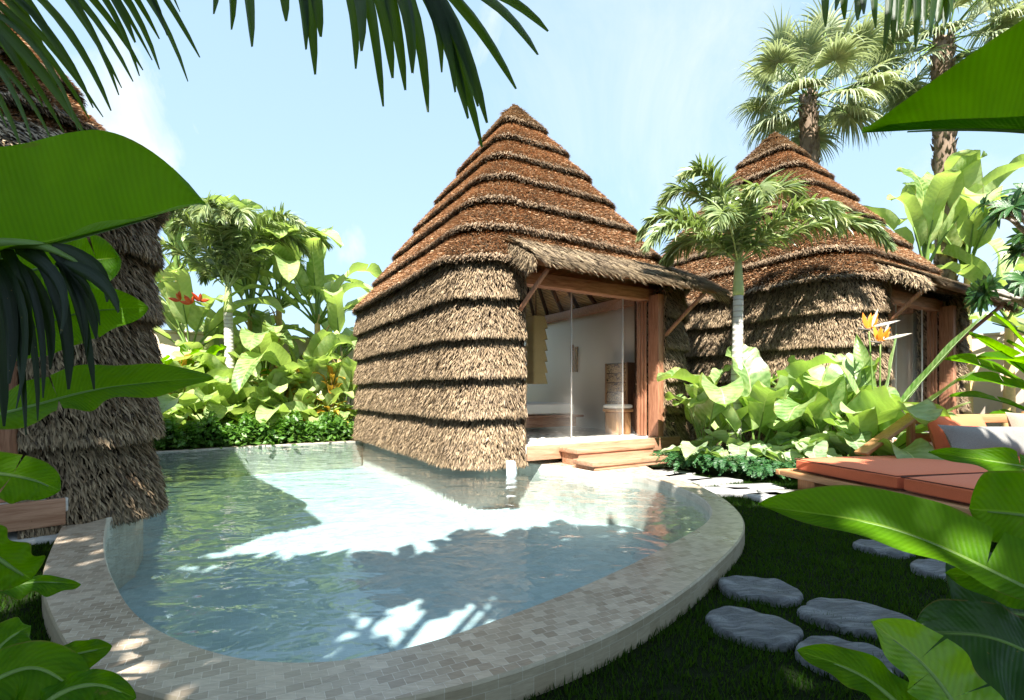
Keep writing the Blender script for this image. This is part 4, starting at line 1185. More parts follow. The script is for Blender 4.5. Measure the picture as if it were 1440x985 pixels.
# clipped hedge along the far rim
hm = MB(); hp0, hp1 = G(205, 631.5, ZC)+nfar*.62, G(508, 616.3, ZC)+nfar*.62
n = 11000
t = rng.random(n); off = rng.normal(0, .20, n); z = .06+np.abs(rng.random(n))**.8*(.50+.14*np.sin(t*31)+.10*np.sin(t*77)+.06*np.sin(t*150))
P = hp0+(hp1-hp0)*t[:, None]+nfar*off[:, None]; P[:, 2] = z
small_leaves(hm, P, .13)
hd = thing('hedge', 'low dense dark green hedge along the far rim of the pool', 'hedge', (0, 0, 0))
hm.build('foliage', M['hedge'], hd)
m = MB()
for k in range(60):
    b = hp0+(hp1-hp0)*(k+.5)/60+nfar*random.uniform(-.1, .1); b[2] = 0
    m.tube([b, b+np.array([random.uniform(-.1, .1), random.uniform(-.1, .1), .45])], [.012, .006], 5)
m.build('stem', M['bark'], hd)
# heliconia with red flower by the left hut
c = W(262, HY, 13.3); c[2] = 0
hl = plant('heliconia', 'heliconia plant with red flowers and dark green leaves beside the left hut', 'plant', c, lambda fm, sm: broad_clump(fm, sm, (0, 0, 0), 10, 1.5, 1.1, .17, 'banana', (.1, .75), .6, .1, 1), M['banana'], M['stem'])
fl = MB()
for k, (fx, fy) in enumerate(((252, 424), (268, 428), (280, 424))):
    h = W(fx, fy, 13.1)-c
    for q in range(5):
        d = nrm(np.array([random.uniform(-.9, .9), random.uniform(-.6, .2), random.uniform(.1, .9)])); L = .28
        leaf(fl, [h, h+d*L*.5, h+d*L], np.cross(d, [0, 1, .1]), -np.cross(d, [0, 1, .1]), .05, .05, 'lance', 8, 2, .003, 2, .3)
fl.build('red_flower', M['flowerr'], hl, smooth=True)

# right background: tall banana leaves behind the far hut
random.seed(33)
spec = [(1300, 14.8, 4.9, 8, .8, 2.6, .32, (.0, .55), 'tall banana plant with bright upright leaves right of the far hut roof'),
        (1360, 15.2, 4.9, 9, .8, 2.7, .34, (.0, .7), 'tall banana plant behind the shaggy fan palm trunk'),
        (1418, 14.2, 3.4, 9, .7, 2.1, .30, (.1, 1.0), 'banana plant behind the awning of the far hut'),
        (1470, 12.5, 2.6, 9, .7, 1.9, .28, (.1, 1.0), 'banana plant at the right edge above the garden wall')]
for px, d, sh, n, pe, ll, lw, sp_, lb in spec:
    c = W(px, HY, d); c[2] = 0
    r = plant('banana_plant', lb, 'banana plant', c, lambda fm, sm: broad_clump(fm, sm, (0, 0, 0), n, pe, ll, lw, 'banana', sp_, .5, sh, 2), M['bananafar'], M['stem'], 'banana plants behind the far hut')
    m = MB(); m.tube(cr([(0, 0, 0), (.03, 0, sh*.5), (0, 0, sh+.3)], 10), np.linspace(.16, .08, 10), 10); m.build('trunk', M['straws'], r, smooth=True)

# frangipani tree at the right
random.seed(12)
c = np.array([10.4, 8.6, 0.])
fr_ = thing('frangipani_tree', 'frangipani tree with grey forked limbs and dark rosettes of leaves at the right', 'tree', c)
lm, tw = MB(), MB()
ends = []
def branch(p, d, L, r, lev):
    q = p+d*L; mid = (p+q)/2+np.array([random.uniform(-.05, .05), random.uniform(-.05, .05), .04])
    tw.tube(cr([p, mid, q], 6), np.linspace(r, r*.75, 6), 8)
    if lev == 0: ends.append((q, d)); return
    for k in range(3 if lev > 1 else 2):
        e = nrm(d+np.array([random.uniform(-.8, .8), random.uniform(-.8, .8), random.uniform(-.25, .5)])*.95)
        branch(q, e, L*random.uniform(.62, .85), r*.7, lev-1)
tgt = [W(1372, 390, 8.2)-c, W(1400, 235, 7.9)-c, W(1440, 330, 8.5)-c, W(1460, 420, 8.4)-c]
tw.tube(cr([(0, 0, 0), (-.05, 0, .8), (-.1, 0, 1.7)], 8), np.linspace(.17, .13, 8), 10)
for g in tgt:
    b = np.array([-.1, 0, 1.65]); j = b+(g-b)*.62+UP*.12
    tw.tube(cr([b, b+(j-b)*.5+UP*.1, j], 10), np.linspace(.10, .055, 10), 8)
    for k in range(4):
        e = nrm((g-j)+np.array([random.uniform(-.7, .7), random.uniform(-.7, .7), random.uniform(-.3, .6)])*.8)
        branch(j, e, random.uniform(.35, .6), .045, 1)
tw.build('limbs', M['greybark'], fr_, smooth=True)
for q, d in ends:
    tw2 = random.random()*6
    for k in range(13):
        a = tw2+k*2.399; s = nrm(np.cross(d, [.3, .5, 1])); s2 = np.cross(d, s)
        o = nrm(s*math.cos(a)+s2*math.sin(a)+d*random.uniform(.0, .7)-UP*.1); L = random.uniform(.24, .36)
        sd = np.cross(o, d)
        leaf(lm, [q, q+o*L*.5+d*.02, q+o*L-UP*.05], sd, -sd, .045, .045, 'lance', 8, 2, .003, 2, .1)
lm.build('crown', M['frangi'], fr_, smooth=True)

# heliconia clump at the right, beyond the daybed
random.seed(5)
c = W(1462, HY, 8.15); c[2] = 0
hr = thing('heliconia', 'heliconia clump with wide dark green leaves behind the daybed at the right edge', 'plant', c)
sm = MB()
for tip, base, w, roll in (((1328, 506, 5.3), (1448, 545, 5.6), .13, .9), ((1362, 470, 5.2), (1480, 560, 5.5), .13, .3), ((1335, 558, 5.4), (1460, 585, 5.6), .12, .5), ((1345, 535, 5.0), (1470, 560, 5.5), .12, .8),
                           ((1372, 505, 5.0), (1500, 535, 5.5), .15, .6), ((1390, 585, 5.2), (1490, 605, 5.6), .12, .3), ((1395, 440, 5.4), (1480, 540, 5.7), .12, 1.0), ((1415, 480, 5.8), (1500, 560, 5.8), .16, .5)):
    w *= 1.4; p1, t_ = W(base[0], base[1], base[2]*1.45)-c, W(tip[0], tip[1], tip[2]*1.45)-c; d = t_-p1; lf = MB(); s = nrm(np.cross(d, UP)); nn = nrm(np.cross(s, d)); nn *= np.sign(nn[2])
    sA = s*math.cos(roll)+nn*math.sin(roll)
    mid = leaf(lf, [p1, p1+d*.35+UP*.09, p1+d*.7+UP*.09, t_], sA, -sA*.9+nn*.2, w, w, 'lance', 20, 4, .014, 3, .2, tears=(random.uniform(.3, .7),), gap=.012)
    rib(lf, mid, .012, .004); lf.build('leaf', M['banana'], hr, smooth=True)
    sm.tube(cr([(random.uniform(-.1, .1), random.uniform(-.1, .1), 0), p1*.5+UP*.1, p1], 8), np.linspace(.022, .012, 8), 6)
sm.build('stem', M['stem'], hr, smooth=True)
# ================================================================== lawn, stones, paving, daybed
lawn_poly = np.array([(-4.2, 4.4), (-4.4, 1.2), (-2.5, .6), (0, .5), (3.4, .6), (6.4, 2.2), (6.8, 7.0), (5.0, 7.5), (3.4, 7.25), (2.45, 8.3), (2.1, 8.2)])
lawn_out = np.array([(-4.6, 4.6), (-4.6, .3), (0, .3), (9, .5), (9, 9), (1.9, 9.0)])
poolo = outer[:, :2]
n = 300000
P = np.stack([rng.uniform(-4.4, 6.8, n), rng.uniform(.55, 8.3, n)], -1)
ok = inside(lawn_poly, P) & ~inside(poolo*1.0, P)
P = P[ok]; n = len(P)
clump = .5+.5*np.sin(P[:, 0]*9+2*np.sin(P[:, 1]*7))*np.sin(P[:, 1]*8.3+1.7*np.sin(P[:, 0]*5))
gm = MB(); a = rng.random(n)*2*PI; h = rng.uniform(.022, .05, n)*(.7+.6*clump); ln = rng.uniform(.1, .8, n)[:, None]*h[:, None]
w = rng.uniform(.003, .006, n)[:, None]
b = np.hstack([P, np.full((n, 1), .002)]); d = np.stack([np.cos(a), np.sin(a), 0*a], -1); s = np.stack([-np.sin(a), np.cos(a), 0*a], -1)
tipp = b+d*ln+UP*h[:, None]
V = np.stack([b-s*w, b+s*w, tipp], 1).reshape(-1, 3); r = np.clip(rng.normal(.4, .28, n)+.5*(clump-.5), 0, 1)
gm.add(V, None, np.arange(n)[:, None]*3+[[0, 1, 2]], uv=np.tile([[0, -.5], [0, .5], [1, .3]], (n, 1)), col=np.repeat(np.stack([r]*3, -1), 3, axis=0))
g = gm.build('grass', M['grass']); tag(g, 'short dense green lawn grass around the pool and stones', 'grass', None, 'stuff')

# stepping stones
def stone(px, py, hw, ratio, ang, label, seed, name='stepping_stone', mat='slate', th=.075, group='natural slate stepping stones in the lawn', zt=.05):
    r_ = np.random.default_rng(seed); c = G(px, py, zt); d = c[1]
    R_ = hw*d/F
    nA, nR = 56, 9; th_ = np.linspace(0, 2*PI, nA, endpoint=False)
    rad = 1+sum(r_.normal(0, .055/k**.7)*np.cos(k*th_+r_.random()*6.3) for k in range(2, 7))
    k0 = r_.random()*6.28; dd = np.angle(np.exp(1j*(th_-k0))); rad -= .16*np.exp(-(dd/.22)**2)
    X = np.cos(th_)*rad*R_; Y = np.sin(th_)*rad*R_*ratio
    ca, sa = math.cos(ang), math.sin(ang); X, Y = X*ca-Y*sa, X*sa+Y*ca
    ph = r_.random(6)*6.3
    def hgt(x, y): return .006*np.sin(x*9/R_*.35+y*7/R_*.35+ph[0])+.004*np.sin(-x*13/R_*.4+y*17/R_*.4+ph[1])+.003*np.sin(x*31/R_*.4+ph[2])
    V, q = [], []
    rows = [(f, 0) for f in np.linspace(.04, .965, nR)]+[(1.0, -.010), (1.015, -.03), (.99, -th)]
    for f, dz in rows: V.append(np.stack([X*f, Y*f, hgt(X*f, Y*f)+dz], -1))
    V = np.concatenate(V)
    for i in range(len(rows)-1):
        for j in range(nA): j2 = (j+1) % nA; q.append([i*nA+j, i*nA+j2, (i+1)*nA+j2, (i+1)*nA+j])
    mb = MB(); mb.add(V, q, ngons=[list(range(nA))[::-1]]); o = mb.build(name, M[mat], smooth=True); o.location = c
    return tag(o, label, 'stepping stone', group)
stone(1067, 825, 53, .82, -.4, 'rounded slate stepping stone nearest the curved pool rim', 1)
stone(1058, 876, 62, .80, -.5, 'slate stepping stone just in front of the one by the rim, notched edge', 2)
stone(1206, 864, 72, .74, -.5, 'largest slate stepping stone, pointed, in the middle of the shaded lawn', 9)
stone(1192, 920, 64, .85, -.2, 'slate stepping stone nearest the viewer, partly under a leaf', 4)
stone(1335, 799, 46, .85, .3, 'slate stepping stone half hidden at the right under the big leaf', 5)
stone(1243, 768, 36, .8, -.2, 'small slate stepping stone peeping out below the long leaf', 6)
stone(1312, 740, 42, .85, -.1, 'slate stepping stone below the front of the daybed', 7)
stone(1160, 703, 34, .8, .1, 'pale rounded stepping stone by the leg of the daybed', 8)
# pale slabs of the path to the steps
def slab(px, py, w, d, ang, label, seed):
    r_ = np.random.default_rng(seed); c = G(px, py, .05)
    loop = []
    for sx, sy in ((-1, -1), (1, -1), (1, 1), (-1, 1)): loop.append(np.array([sx*w/2+r_.normal(0, .03), sy*d/2+r_.normal(0, .03)]))
    pts = np.concatenate([np.linspace(loop[k], loop[(k+1) % 4], 6, endpoint=False) for k in range(4)]); pts += r_.normal(0, .006, pts.shape)
    k = len(pts); t = np.hstack([pts*.985, np.full((k, 1), 0.)]); t2 = np.hstack([pts, np.full((k, 1), -.012)]); b = np.hstack([pts, np.full((k, 1), -.06)])
    mb = MB(); i = np.arange(k); j = (i+1) % k
    mb.add(np.vstack([t, t2, b]), np.concatenate([np.stack([k+i, k+j, j, i], -1), np.stack([2*k+i, 2*k+j, k+j, k+i], -1)]), ngons=[list(range(k))])
    o = mb.build('paving_slab', M['paving'], smooth=False); o.location = c; o.rotation_euler = (0, 0, ang); tag(o, label, 'paving slab', 'pale slabs of the path to the steps')
sl = [(942, 664, .62, .55, .5, 'pale paving slab touching the lower wooden step'), (966, 671, .5, .6, .5, 'pale paving slab second from the wooden steps'), (1003, 675, .75, .36, .35, 'pale paving slab at the left back of the path by the ferns'),
      (1018, 689, .85, .40, -.15, 'long pale paving slab closest to the pool rim'), (1056, 684, .78, .38, .1, 'pale paving slab in the middle of the path'), (1084, 697, .5, .34, .3, 'small pale paving slab at the shade edge of the path'),
      (1108, 692, .62, .42, .0, 'pale paving slab near the end of the daybed'), (1126, 708, .5, .4, -.2, 'greyish paving slab partly under the tip of the long leaf')]
for i, a in enumerate(sl): slab(*a, 40+i)
slab(22, 745, 1.3, 1.0, .5, 'pale paving slab at the foot of the shaded left hut', 60)

# daybed
u = nrm(np.array([.978, .206, 0])); uang = math.atan2(u[1], u[0])
o0 = G(1114, 644, .45)                                    # far left corner of the mattress top
bed2 = thing('daybed', 'wide low wooden daybed with terracotta cushions on the lawn at the right', 'daybed', (o0[0], o0[1], 0), uang)
LU, LV = 4.3, 2.75
fr2 = MB(); fr2.box(-.13, LU, .07, .15, .215, .285); fr2.build('frame_rail', M['teak'], bed2, bevel=.01)      # far rail
for x0, x1, y0, y1, mt in ((-.13, -.05, -LV-.1, .068, 'teaky'), (-.048, LU, -LV-.1, -LV-.02, 'teak')):
    MB().box(x0, x1, y0, y1, .215, .285).build('frame_rail', M[mt if mt in M else 'teak'], bed2, bevel=.01)
MB().box(-.048, LU, -LV-.018, .068, .235, .272).build('platform', M['teak'], bed2)
for x, y in ((.12, -.16), (.12, -LV+.3), (2.3, -.16), (2.3, -LV+.3)):
    MB().box(x-.06, x+.22, y-.14, y+.14, 0, .234).build('leg', M['teakz'], bed2, bevel=.015)
def mattress(x0, x1, y0, y1):
    m = MB(); cushion(m, (x0+x1)/2, (y0+y1)/2, .365, (x1-x0)/2, (y1-y0)/2, .085, 22, .38, None, .02)
    c = m.build('seat_cushion', M['orange'], bed2, smooth=True)
    p = MB()
    for z in (.437, .297):
        a = [(x0+.02, y0+.012, z), (x1-.02, y0+.012, z), (x1-.012, y0+.02, z), (x1-.012, y1-.02, z), (x1-.02, y1-.012, z), (x0+.02, y1-.012, z), (x0+.012, y1-.02, z), (x0+.012, y0+.02, z), (x0+.02, y0+.012, z)]
        p.tube(a, .0055, 5)
    p.build('piping', M['piping'], c)
mattress(0, 2.35, -1.42, 0); mattress(0, 2.35, -LV, -1.445); mattress(2.37, LU, -1.42, 0)
m = MB(); m.beam((1.10, .02, .47), (2.02, .02, 1.0), .05, .20, (0, -1, 0)); m.build('slanting_arm', M['teak'], bed2, bevel=.01)
for x in (1.98, 4.1): MB().box(x, x+.09, .055, .125, .286, 1.02).build('back_post', M['teakz'], bed2, bevel=.01)
for z in (.60, .86): MB().box(2.075, 4.095, .07, .11, z, z+.13).build('back_rail', M['teak'], bed2, bevel=.01)
def pillow(name, label, mat, px, py, d, w, h, t, lean, roll=0, yaw=0):
    c = W(px, py, d)
    o = thing(name, label, 'pillow', c, uang+yaw)
    m = MB(); a = np.linspace(-1, 1, 18); X, Y = np.meshgrid(a, a, indexing='ij')
    e = np.clip((1-np.abs(X)**2.6)*(1-np.abs(Y)**2.6), 0, 1)**.55
    pin = 1-.10*(1-np.abs(X)**2)*np.abs(Y)**3; pin2 = 1-.10*(1-np.abs(Y)**2)*np.abs(X)**3
    sh = np.array([[1, 0, 0], [0, math.cos(lean), -math.sin(lean)], [0, math.sin(lean), math.cos(lean)]])
    ro = np.array([[math.cos(roll), 0, -math.sin(roll)], [0, 1, 0], [math.sin(roll), 0, math.cos(roll)]])
    for sg in (-1, 1):
        Q = np.stack([X*w/2*pin2, sg*e*t/2+.012*np.sin(X*5+Y*3)*e, Y*h/2*pin], -1)@ro.T@sh.T
        m.grid(Q if sg < 0 else Q[:, ::-1])
    m.build('cover', M[mat], o, smooth=True)
    return o
pillow('pillow', 'large square terracotta pillow leaning on the daybed back', 'orange', 1350, 613, 6.75, 1.02, .60, .24, -.30)
pillow('pillow', 'long grey woven pillow in front of the terracotta pillow', 'grey', 1398, 621, 6.35, 1.55, .44, .24, -.45, -.03)
pillow('pillow', 'beige woven pillow against the daybed back at the right edge', 'beige', 1452, 604, 6.9, .80, .5, .2, -.25)

# ================================================================== big leaves close to the viewer
def front_plant(name, label, cat, c, leaves, mat='banana', stem_r=.09, stem_h=1.6, group=None):
    """leaves: dicts with midrib points as (px, py, d), half directions, half widths"""
    root = thing(name, label, cat, (c[0], c[1], 0), 0, group)
    o = np.array([c[0], c[1], 0.])
    if stem_h:
        m = MB(); m.tube(cr([(0, 0, 0), (.03, 0, stem_h*.5), (0, .02, stem_h)], 12), np.linspace(stem_r*1.3, stem_r*.6, 12), 12); m.build('trunk', M['stem'], root, smooth=True)
    for L in leaves:
        pts = [W(*p)-o for p in L['p']]
        lf = MB()
        mid = leaf(lf, pts, L['a'], L['b'], L['wa'], L['wb'], L.get('k', 'banana'), 60, 8, L.get('wave', .016), L.get('waves', 4), L.get('curl', .12), L.get('t', ()), L.get('gap', .012), L.get('rnd', .5), L.get('tb'))
        ob = lf.build('leaf', M[L.get('m', mat)], root, smooth=True)
        r_ = MB(); mid2 = mid[:52]; T = np.linspace(L.get('r', .011), .0025, len(mid2)); r_.tube(mid2-np.array([0, 0, .004]), T, 7); r_.build('midrib', M['stem'], ob, smooth=True)
        s_ = MB(); foot = np.array([random.uniform(-.03, .03), random.uniform(-.03, .03), max(.2, min(stem_h, pts[0][2]-.25)) if stem_h else .05])
        s_.tube(cr([foot, (foot+pts[0])/2+UP*.08, pts[0]], 10), np.linspace(.022, L.get('r', .011), 10), 8); s_.build('stalk', M['stem'], ob, smooth=True)
    return root
random.seed(3)
lw = [
 dict(p=[(-270, 440, 1.30), (-60, 375, 1.42), (120, 330, 1.55), (288, 284, 1.68)], a=(0, -.15, 1), b=(.1, -1, -.30), wa=.285, wb=.13, k='blunt', rnd=.62, wave=.010, curl=.10, r=.012),
 dict(p=[(-160, 430, 1.75), (20, 385, 1.80), (110, 368, 1.85), (168, 362, 1.9)], a=(0, -.3, 1), b=(.1, -.5, -1), wa=.09, wb=.12, k='blunt', rnd=.4, t=(.45, .8), wave=.018),
 dict(p=[(-160, 540, 1.75), (0, 478, 1.8), (110, 440, 1.9), (208, 432, 2.0)], a=(0, -.3, 1), b=(0, -.45, -1), wa=.11, wb=.12, k='banana', rnd=.9, t=(.72,)),
 dict(p=[(-140, 620, 1.45), (40, 572, 1.5), (150, 545, 1.6), (300, 530, 1.72)], a=(.1, .35, .9), b=(-.1, -.75, -.55), wa=.085, wb=.075, k='banana', rnd=.15, t=(.45,)),
 dict(p=[(-120, 470, 1.95), (-30, 440, 1.95), (50, 425, 2.0), (130, 415, 2.1)], a=(0, -.3, 1), b=(0, -.45, -1), wa=.13, wb=.22, k='blunt', rnd=.75, t=(.5,), wave=.02),
 dict(p=[(-120, 660, 1.3), (-30, 662, 1.32), (40, 672, 1.36), (85, 690, 1.40)], a=(0, .2, 1), b=(0, -.7, -.7), wa=.055, wb=.075, k='banana', rnd=.7, t=(.55,), wave=.015),
 dict(p=[(-90, 735, 1.15), (-30, 765, 1.18), (15, 795, 1.2), (44, 815, 1.22)], a=(.5, .1, .8), b=(-.2, -.5, -.8), wa=.05, wb=.05, k='blunt', rnd=.55),
]
front_plant('banana_plant', 'banana plant at the left edge close to the viewer with huge backlit leaves', 'banana plant', (-2.35, 1.35), lw)
ll_ = [
 dict(p=[(-120, 1010, 1.05), (-20, 960, 1.1), (60, 940, 1.15), (150, 1010, 1.15)], a=(.2, .5, .8), b=(-.1, -.7, -.5), wa=.055, wb=.09, k='banana', rnd=.35),
 dict(p=[(20, 975, 1.25), (70, 938, 1.3), (110, 918, 1.33), (158, 909, 1.38)], a=(.2, .4, .9), b=(.1, -.6, -.6), wa=.032, wb=.055, k='banana', rnd=.55, tb=(.5,)),
 dict(p=[(-60, 985, 1.2), (-20, 930, 1.25), (15, 895, 1.3), (44, 880, 1.35)], a=(-.4, .4, .8), b=(.5, -.5, -.6), wa=.05, wb=.055, k='banana', rnd=.45),
 dict(p=[(40, 1010, 1.1), (90, 972, 1.12), (140, 962, 1.15), (192, 982, 1.18)], a=(.1, .5, .8), b=(0, -.7, -.5), wa=.03, wb=.06, k='banana', rnd=.4),
 dict(p=[(-80, 850, 1.5), (0, 826, 1.55), (60, 818, 1.6), (114, 822, 1.66)], a=(.1, .5, .8), b=(0, -.8, -.3), wa=.02, wb=.05, k='banana', rnd=.3),
]
front_plant('broad_leaf_plant', 'low broad leaved plant in the bottom left corner beside the pool rim', 'plant', (-1.5, 1.2), ll_, stem_h=.25, stem_r=.05)
lr = [
 dict(p=[(1660, 225, 1.45), (1500, 190, 1.55), (1370, 181, 1.64), (1212, 187, 1.75)], a=(0, -.25, 1), b=(0, -1, -.25), wa=.76, wb=.14, k='acum', rnd=.5, wave=.008, curl=.14, waves=2, r=.012),
]
lr2 = [
 dict(p=[(1580, 905, 1.22), (1420, 815, 1.30), (1250, 742, 1.42), (1066, 711, 1.55)], a=(.05, .55, .9), b=(0, -.75, -.55), wa=.115, wb=.085, k='banana', rnd=.85, wave=.008, t=(.40,), tb=(.22,), gap=.012),
 dict(p=[(1600, 720, 1.45), (1520, 676, 1.5), (1420, 652, 1.55), (1305, 637, 1.62)], a=(.05, .5, .9), b=(0, -.7, -.6), wa=.045, wb=.075, k='banana', rnd=.8, t=(.62,), wave=.018),
 dict(p=[(1590, 760, 1.32), (1510, 735, 1.35), (1430, 722, 1.4), (1362, 716, 1.46)], a=(0, .3, 1), b=(0, -.5, -.9), wa=.115, wb=.09, k='blunt', rnd=.9, t=(.6,)),
 dict(p=[(1600, 860, 1.42), (1500, 835, 1.45), (1420, 815, 1.5), (1328, 806, 1.56)], a=(0, .3, 1), b=(0, -.6, -.8), wa=.05, wb=.09, k='banana', rnd=.7, tb=(.5,)),
]
front_plant('banana_plant', 'banana plant at the right edge whose huge pointed leaf hangs into the top corner', 'banana plant', (2.75, 1.25), lr, stem_h=1.9)
front_plant('heliconia', 'heliconia at the right edge with long green blades reaching over the stepping stones', 'plant', (1.95, 1.1), lr2, stem_h=.45, stem_r=.05)
lr3 = [
 dict(p=[(1400, 1090, 1.05), (1355, 1010, 1.1), (1300, 935, 1.15), (1224, 874, 1.2)], a=(.6, .2, .8), b=(-.7, -.3, -.55), wa=.085, wb=.075, k='banana', rnd=1.0, m='glow', t=(.45, .7), tb=(.62,), gap=.008),
 dict(p=[(1330, 1060, 1.12), (1270, 995, 1.15), (1205, 945, 1.2), (1120, 915, 1.26)], a=(.2, .5, .85), b=(-.1, -.6, -.7), wa=.05, wb=.045, k='banana', rnd=.45),
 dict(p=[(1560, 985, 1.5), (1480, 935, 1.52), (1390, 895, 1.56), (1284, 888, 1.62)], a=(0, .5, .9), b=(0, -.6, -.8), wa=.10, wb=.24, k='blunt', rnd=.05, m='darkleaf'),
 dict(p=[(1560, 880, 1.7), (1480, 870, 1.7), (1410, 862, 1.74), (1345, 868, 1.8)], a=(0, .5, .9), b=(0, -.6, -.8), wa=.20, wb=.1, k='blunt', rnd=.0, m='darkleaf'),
]
M['glow'] = m_leaf('backlit_leaf', (.07, .20, .012), (.16, .34, .02), (.44, .72, .01), .48, .36, 9., (.3, .42, .08))  # sunlit glow put into a brighter leaf colour
M['darkleaf'] = m_leaf('shaded_leaf', (.012, .05, .008), (.04, .11, .015), (.05, .14, .01), .3, .4, 9., (.10, .16, .04))  # shade put into a darker copy of the leaf colour
front_plant('broad_leaf_plant', 'low broad leaved plant in the bottom right corner with one leaf coloured bright as if backlit', 'plant', (1.45, .95), lr3, stem_h=.12, stem_r=.045)

# ================================================================== coconut fronds hanging into the top of the picture
def hang(mb, rows, wid, sheet=.5):
    """rows: (root px,py,d) -> (tip px,py,d), bow: leaflets that leave the rib outwards and droop"""
    for (a, b, bow, w) in rows:
        A, B = W(*a), W(*b)
        c = np.array([A[0]+(B[0]-A[0])*bow, (A[1]+B[1])/2, A[2]-(A[2]-B[2])*.30])
        t = np.linspace(0, 1, 9)[:, None]; P = A*(1-t)**2+2*c*t*(1-t)+B*t**2
        T = nrm(np.gradient(P, axis=0)); tw = random.uniform(-.7, .7); S = nrm(np.cross(T, np.array([math.sin(tw)*.6, -1., .1])))
        Nn = np.cross(T, S)
        wp = np.interp(t[:, 0], [0, .12, .5, .85, 1], [.5, .9, 1, .62, .16])*w*wid/2
        V = np.stack([P-S*wp[:, None]+Nn*wp[:, None]*.5, P, P+S*wp[:, None]+Nn*wp[:, None]*.5], 1)
        r = np.clip(random.gauss(.4, .3), 0, 1)
        uv = np.stack([np.tile(t*.7, (1, 3)), np.tile([-.9, 0.06, .9], (9, 1))], -1)
        mb.grid(V, uv=uv.reshape(-1, 2), col=[r]*3)
def coconut(label, c, h, fronds, r=.14):
    root = thing('coconut_palm', label, 'palm', (c[0], c[1], 0)); o = np.array([c[0], c[1], 0.])
    trunk(M['greybark'], root, [(0, 0, 0), (.1, -.1, h*.5), (0, 0, h)], r, r*.8)
    for rp, rows, wid, mt in fronds:
        m = MB(); hang(m, rows, wid); m.v = [v-o for v in m.v]
        lf = m.build('frond', M[mt], root, smooth=False)
        rr = [W(*p)-o for p in rp]; s_ = MB(); p = cr([np.array([0, 0, h])]+rr, 40); s_.tube(p, np.linspace(.035, .006, 40), 7); s_.build('rib', M['stem'], lf, smooth=True)
random.seed(6)
def rowset(tips, ribf, d0=2.35, d1=2.2, bow=(.35, .75), w=(.8, 1.15)):
    out = []
    for tx, ty in tips:
        rx, ry, rd = ribf(tx, ty); out.append(((rx, ry, rd), (tx, ty, d1+random.uniform(-.1, .1)), random.uniform(*bow), random.uniform(*w)))
    return out
# frond over the middle of the picture
ribA = lambda tx, ty: (np.interp(tx, [300, 450, 560, 620, 680, 771], [285, 425, 520, 560, 575, 600]), np.interp(tx, [300, 450, 600, 700, 771], [-70, -70, -60, -50, -45]), 2.35)
tipsA = [(325, 42), (354, 66), (300, 20), (402, 30), (430, 70), (443, 105), (451, 52), (500, 97), (508, 72), (539, 150), (552, 110), (570, 127), (580, 103), (602, 158), (621, 102), (640, 130), (658, 167), (678, 207), (672, 150), (685, 173), (726, 125), (757, 77), (771, 44)]
rowsA = rowset(tipsA, ribA, bow=(.55, .95))
ribB = lambda tx, ty: (tx-150-random.uniform(-20, 20), ty-190+random.uniform(-20, 10), 2.15)
tipsB = [(90, 187), (60, 150), (125, 167), (131, 152), (156, 156), (167, 134), (171, 124), (187, 115), (196, 107), (201, 99), (224, 98), (214, 85), (224, 55), (235, 50), (232, 40), (264, 115), (281, 81), (253, 17), (30, 210), (10, 180), (75, 205), (45, 200), (110, 185), (145, 165)]
rowsB = rowset(tipsB, ribB, bow=(.45, .75), w=(.6, .95))
rowsB += rowset([(120, 190), (78, 120), (190, 60), (100, 100), (40, 120)], ribB, bow=(.45, .7), w=(1.2, 1.8))
coconut('coconut palm at the upper left whose dark fronds hang over the top of the picture', (-2.9, -1.1), 4.0, [
    ([(-250, -260, 1.9), (100, -150, 2.2), (430, -72, 2.35), (560, -56, 2.35), (606, -40, 2.35)], rowsA, .058, 'coco'),
    ([(-420, -150, 1.7), (-200, -120, 2.0), (-60, -60, 2.15), (60, -110, 2.2)], rowsB, .040, 'coco')])
# drooping dark frond in front of the left hut
tipsC = [(166, 440), (140, 458), (135, 476), (120, 500), (132, 548), (104, 505), (96, 548), (84, 470), (70, 520), (52, 592), (36, 612), (60, 560), (22, 575), (12, 540), (150, 425), (40, 500), (5, 600)]
rowsC = [((min(120, max(-60, tx*.75-30+random.uniform(-15, 15))), random.uniform(338, 372), 1.42), (tx, ty, 1.36+random.uniform(-.06, .06)), random.uniform(.5, 1.0), random.uniform(.7, 1.25)) for tx, ty in tipsC]
coconut('young coconut palm at the left edge with one dark drooping frond before the shaded hut', (-2.0, .75), 1.25, [
    ([(-130, 400, 1.3), (-40, 350, 1.4), (50, 345, 1.42), (118, 372, 1.42)], rowsC, .034, 'deadfrond')], .07)
# fronds at the top right
ribD = lambda tx, ty: (1150+(tx-1150)*1.05+random.uniform(-15, 15), -60, 3.1)
tipsD = [(1161, 38), (1188, 28), (1206, 29), (1215, 20), (1243, 73), (1256, 61), (1262, 45), (1273, 38), (1288, 67), (1300, 40), (1308, 55), (1318, 30), (1328, 39), (1340, 20), (1232, 40), (1175, 15)]
rowsD = rowset(tipsD, ribD, d1=3.0, bow=(.1, .6), w=(.8, 1.2))
coconut('coconut palm out of view at the right, its frond tips hanging at the top edge', (4.1, -.4), 4.6, [
    ([(1500, -140, 2.6), (1400, -90, 2.9), (1280, -62, 3.1), (1140, -58, 3.15)], rowsD, .062, 'coco')])

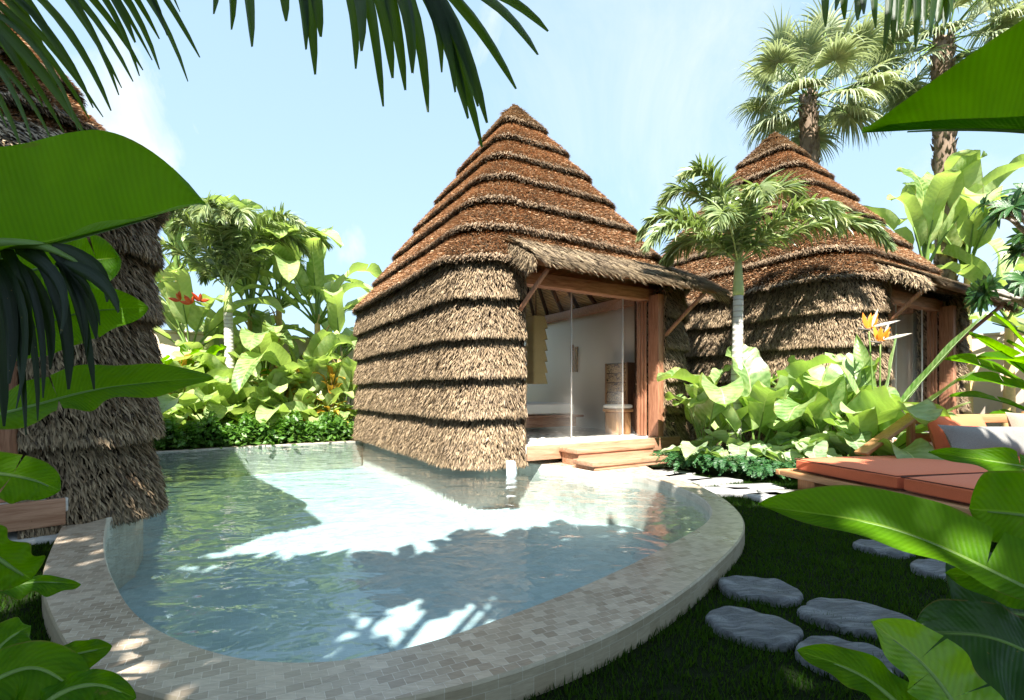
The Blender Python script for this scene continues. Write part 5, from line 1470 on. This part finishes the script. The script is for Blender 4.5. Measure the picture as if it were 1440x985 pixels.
# ================================================================== shade trees of the garden behind the viewer
def shade_tree(label, c, h, blobs, nl, seed):
    r_ = np.random.default_rng(seed); root = thing('shade_tree', label, 'tree', (c[0], c[1], 0))
    m = MB(); m.tube(cr([(0, 0, 0), (.1, .05, h*.5), (0, 0, h)], 10), np.linspace(.2, .12, 10), 9)
    for b in blobs:
        b = np.array(b[:3])-np.array([c[0], c[1], 0]); m.tube(cr([(0, 0, h*.9), np.array([0, 0, h])*.5+b*.5, b], 8), np.linspace(.09, .03, 8), 7)
    m.build('trunk', M['greybark'], root, smooth=True)
    lf = MB(); per = nl//len(blobs)
    for x, y, z, rx, ry, rz in blobs:
        q = r_.normal(0, 1, (per, 3)); cen = nrm(r_.normal(0, 1, (24, 3)))*(r_.random((24, 1))**.4)*[rx, ry, rz]
        q = cen[r_.integers(0, 24, per)]+nrm(q)*(r_.random((per, 1))**.5)*.27*rx*[1, 1, .6]
        small_leaves(lf, q+np.array([x-c[0], y-c[1], z]), .34)
    lf.build('crown', M['shade'], root)
def over(tx, ty, z=6.5, r=1.15, tz=0.):
    """crown blob whose shadow falls on (tx, ty) at height tz"""
    k = (z-tz)*math.cos(EL)/math.sin(EL); return (tx+SX*k, ty+SY*k, z, r, r, .8)
shade_tree('leafy tree behind the viewer shading the near lawn', (3.2, -3.4), 4.6,
    [over(*p) for p in ((3.3, 2.2), (4.7, 2.3, 6.9), (3.2, 3.9, 6.2), (4.8, 3.9), (6.3, 3.4, 7.0), (3.5, 5.2, 6.2, 1.0), (4.9, 5.2, 6.5, 1.05), (6.2, 5.0, 6.8), (5.7, 6.4, 7.2), (2.6, 3.0, 6.8, .9))], 13000, 1)
shade_tree('leafy tree behind the viewer shading the near rim of the pool', (-1.9, -3.6), 4.6,
    [over(*p) for p in ((-3.1, 2.0), (-3.3, 4.0, 6.8), (-2.0, 3.3, 6.2, 1.0), (-1.6, 2.0, 6.8), (-.2, 2.0, 6.4), (1.1, 2.3, 6.8), (1.9, 3.5, 6.3, 1.0), (.5, 3.1, 6.9, .8), (1.9, 4.8, 6.6, .8), (-1.1, 4.7, 6.2, .6), (-.1, 4.75, 6.4, .7), (.7, 4.9, 6.6, .8), (1.4, 4.1, 6.4, .7), (1.4, 5.6, 6.8, .85), (.4, 5.7, 6.5, .8), (-2.2, 4.7, 6.6, .8), (-.4, 5.6, 6.9, .5))], 8000, 2)
shade_tree('leafy tree behind the viewer shading the left hut', (-6.4, -3.4), 5.4,
    [over(*p) for p in ((-4.4, 4.9, 7.2, .85, 1.0), (-4.5, 5.0, 7.6, .85, 2.4), (-5.4, 4.4, 7.4, 1.2, 1.5), (-5.8, 4.8, 8.0, 1.2, 3.6), (-5.0, 4.8, 8.6, .8, 3.6), (-4.9, 4.0, 7.0, 1.0, 0))], 4600, 3)
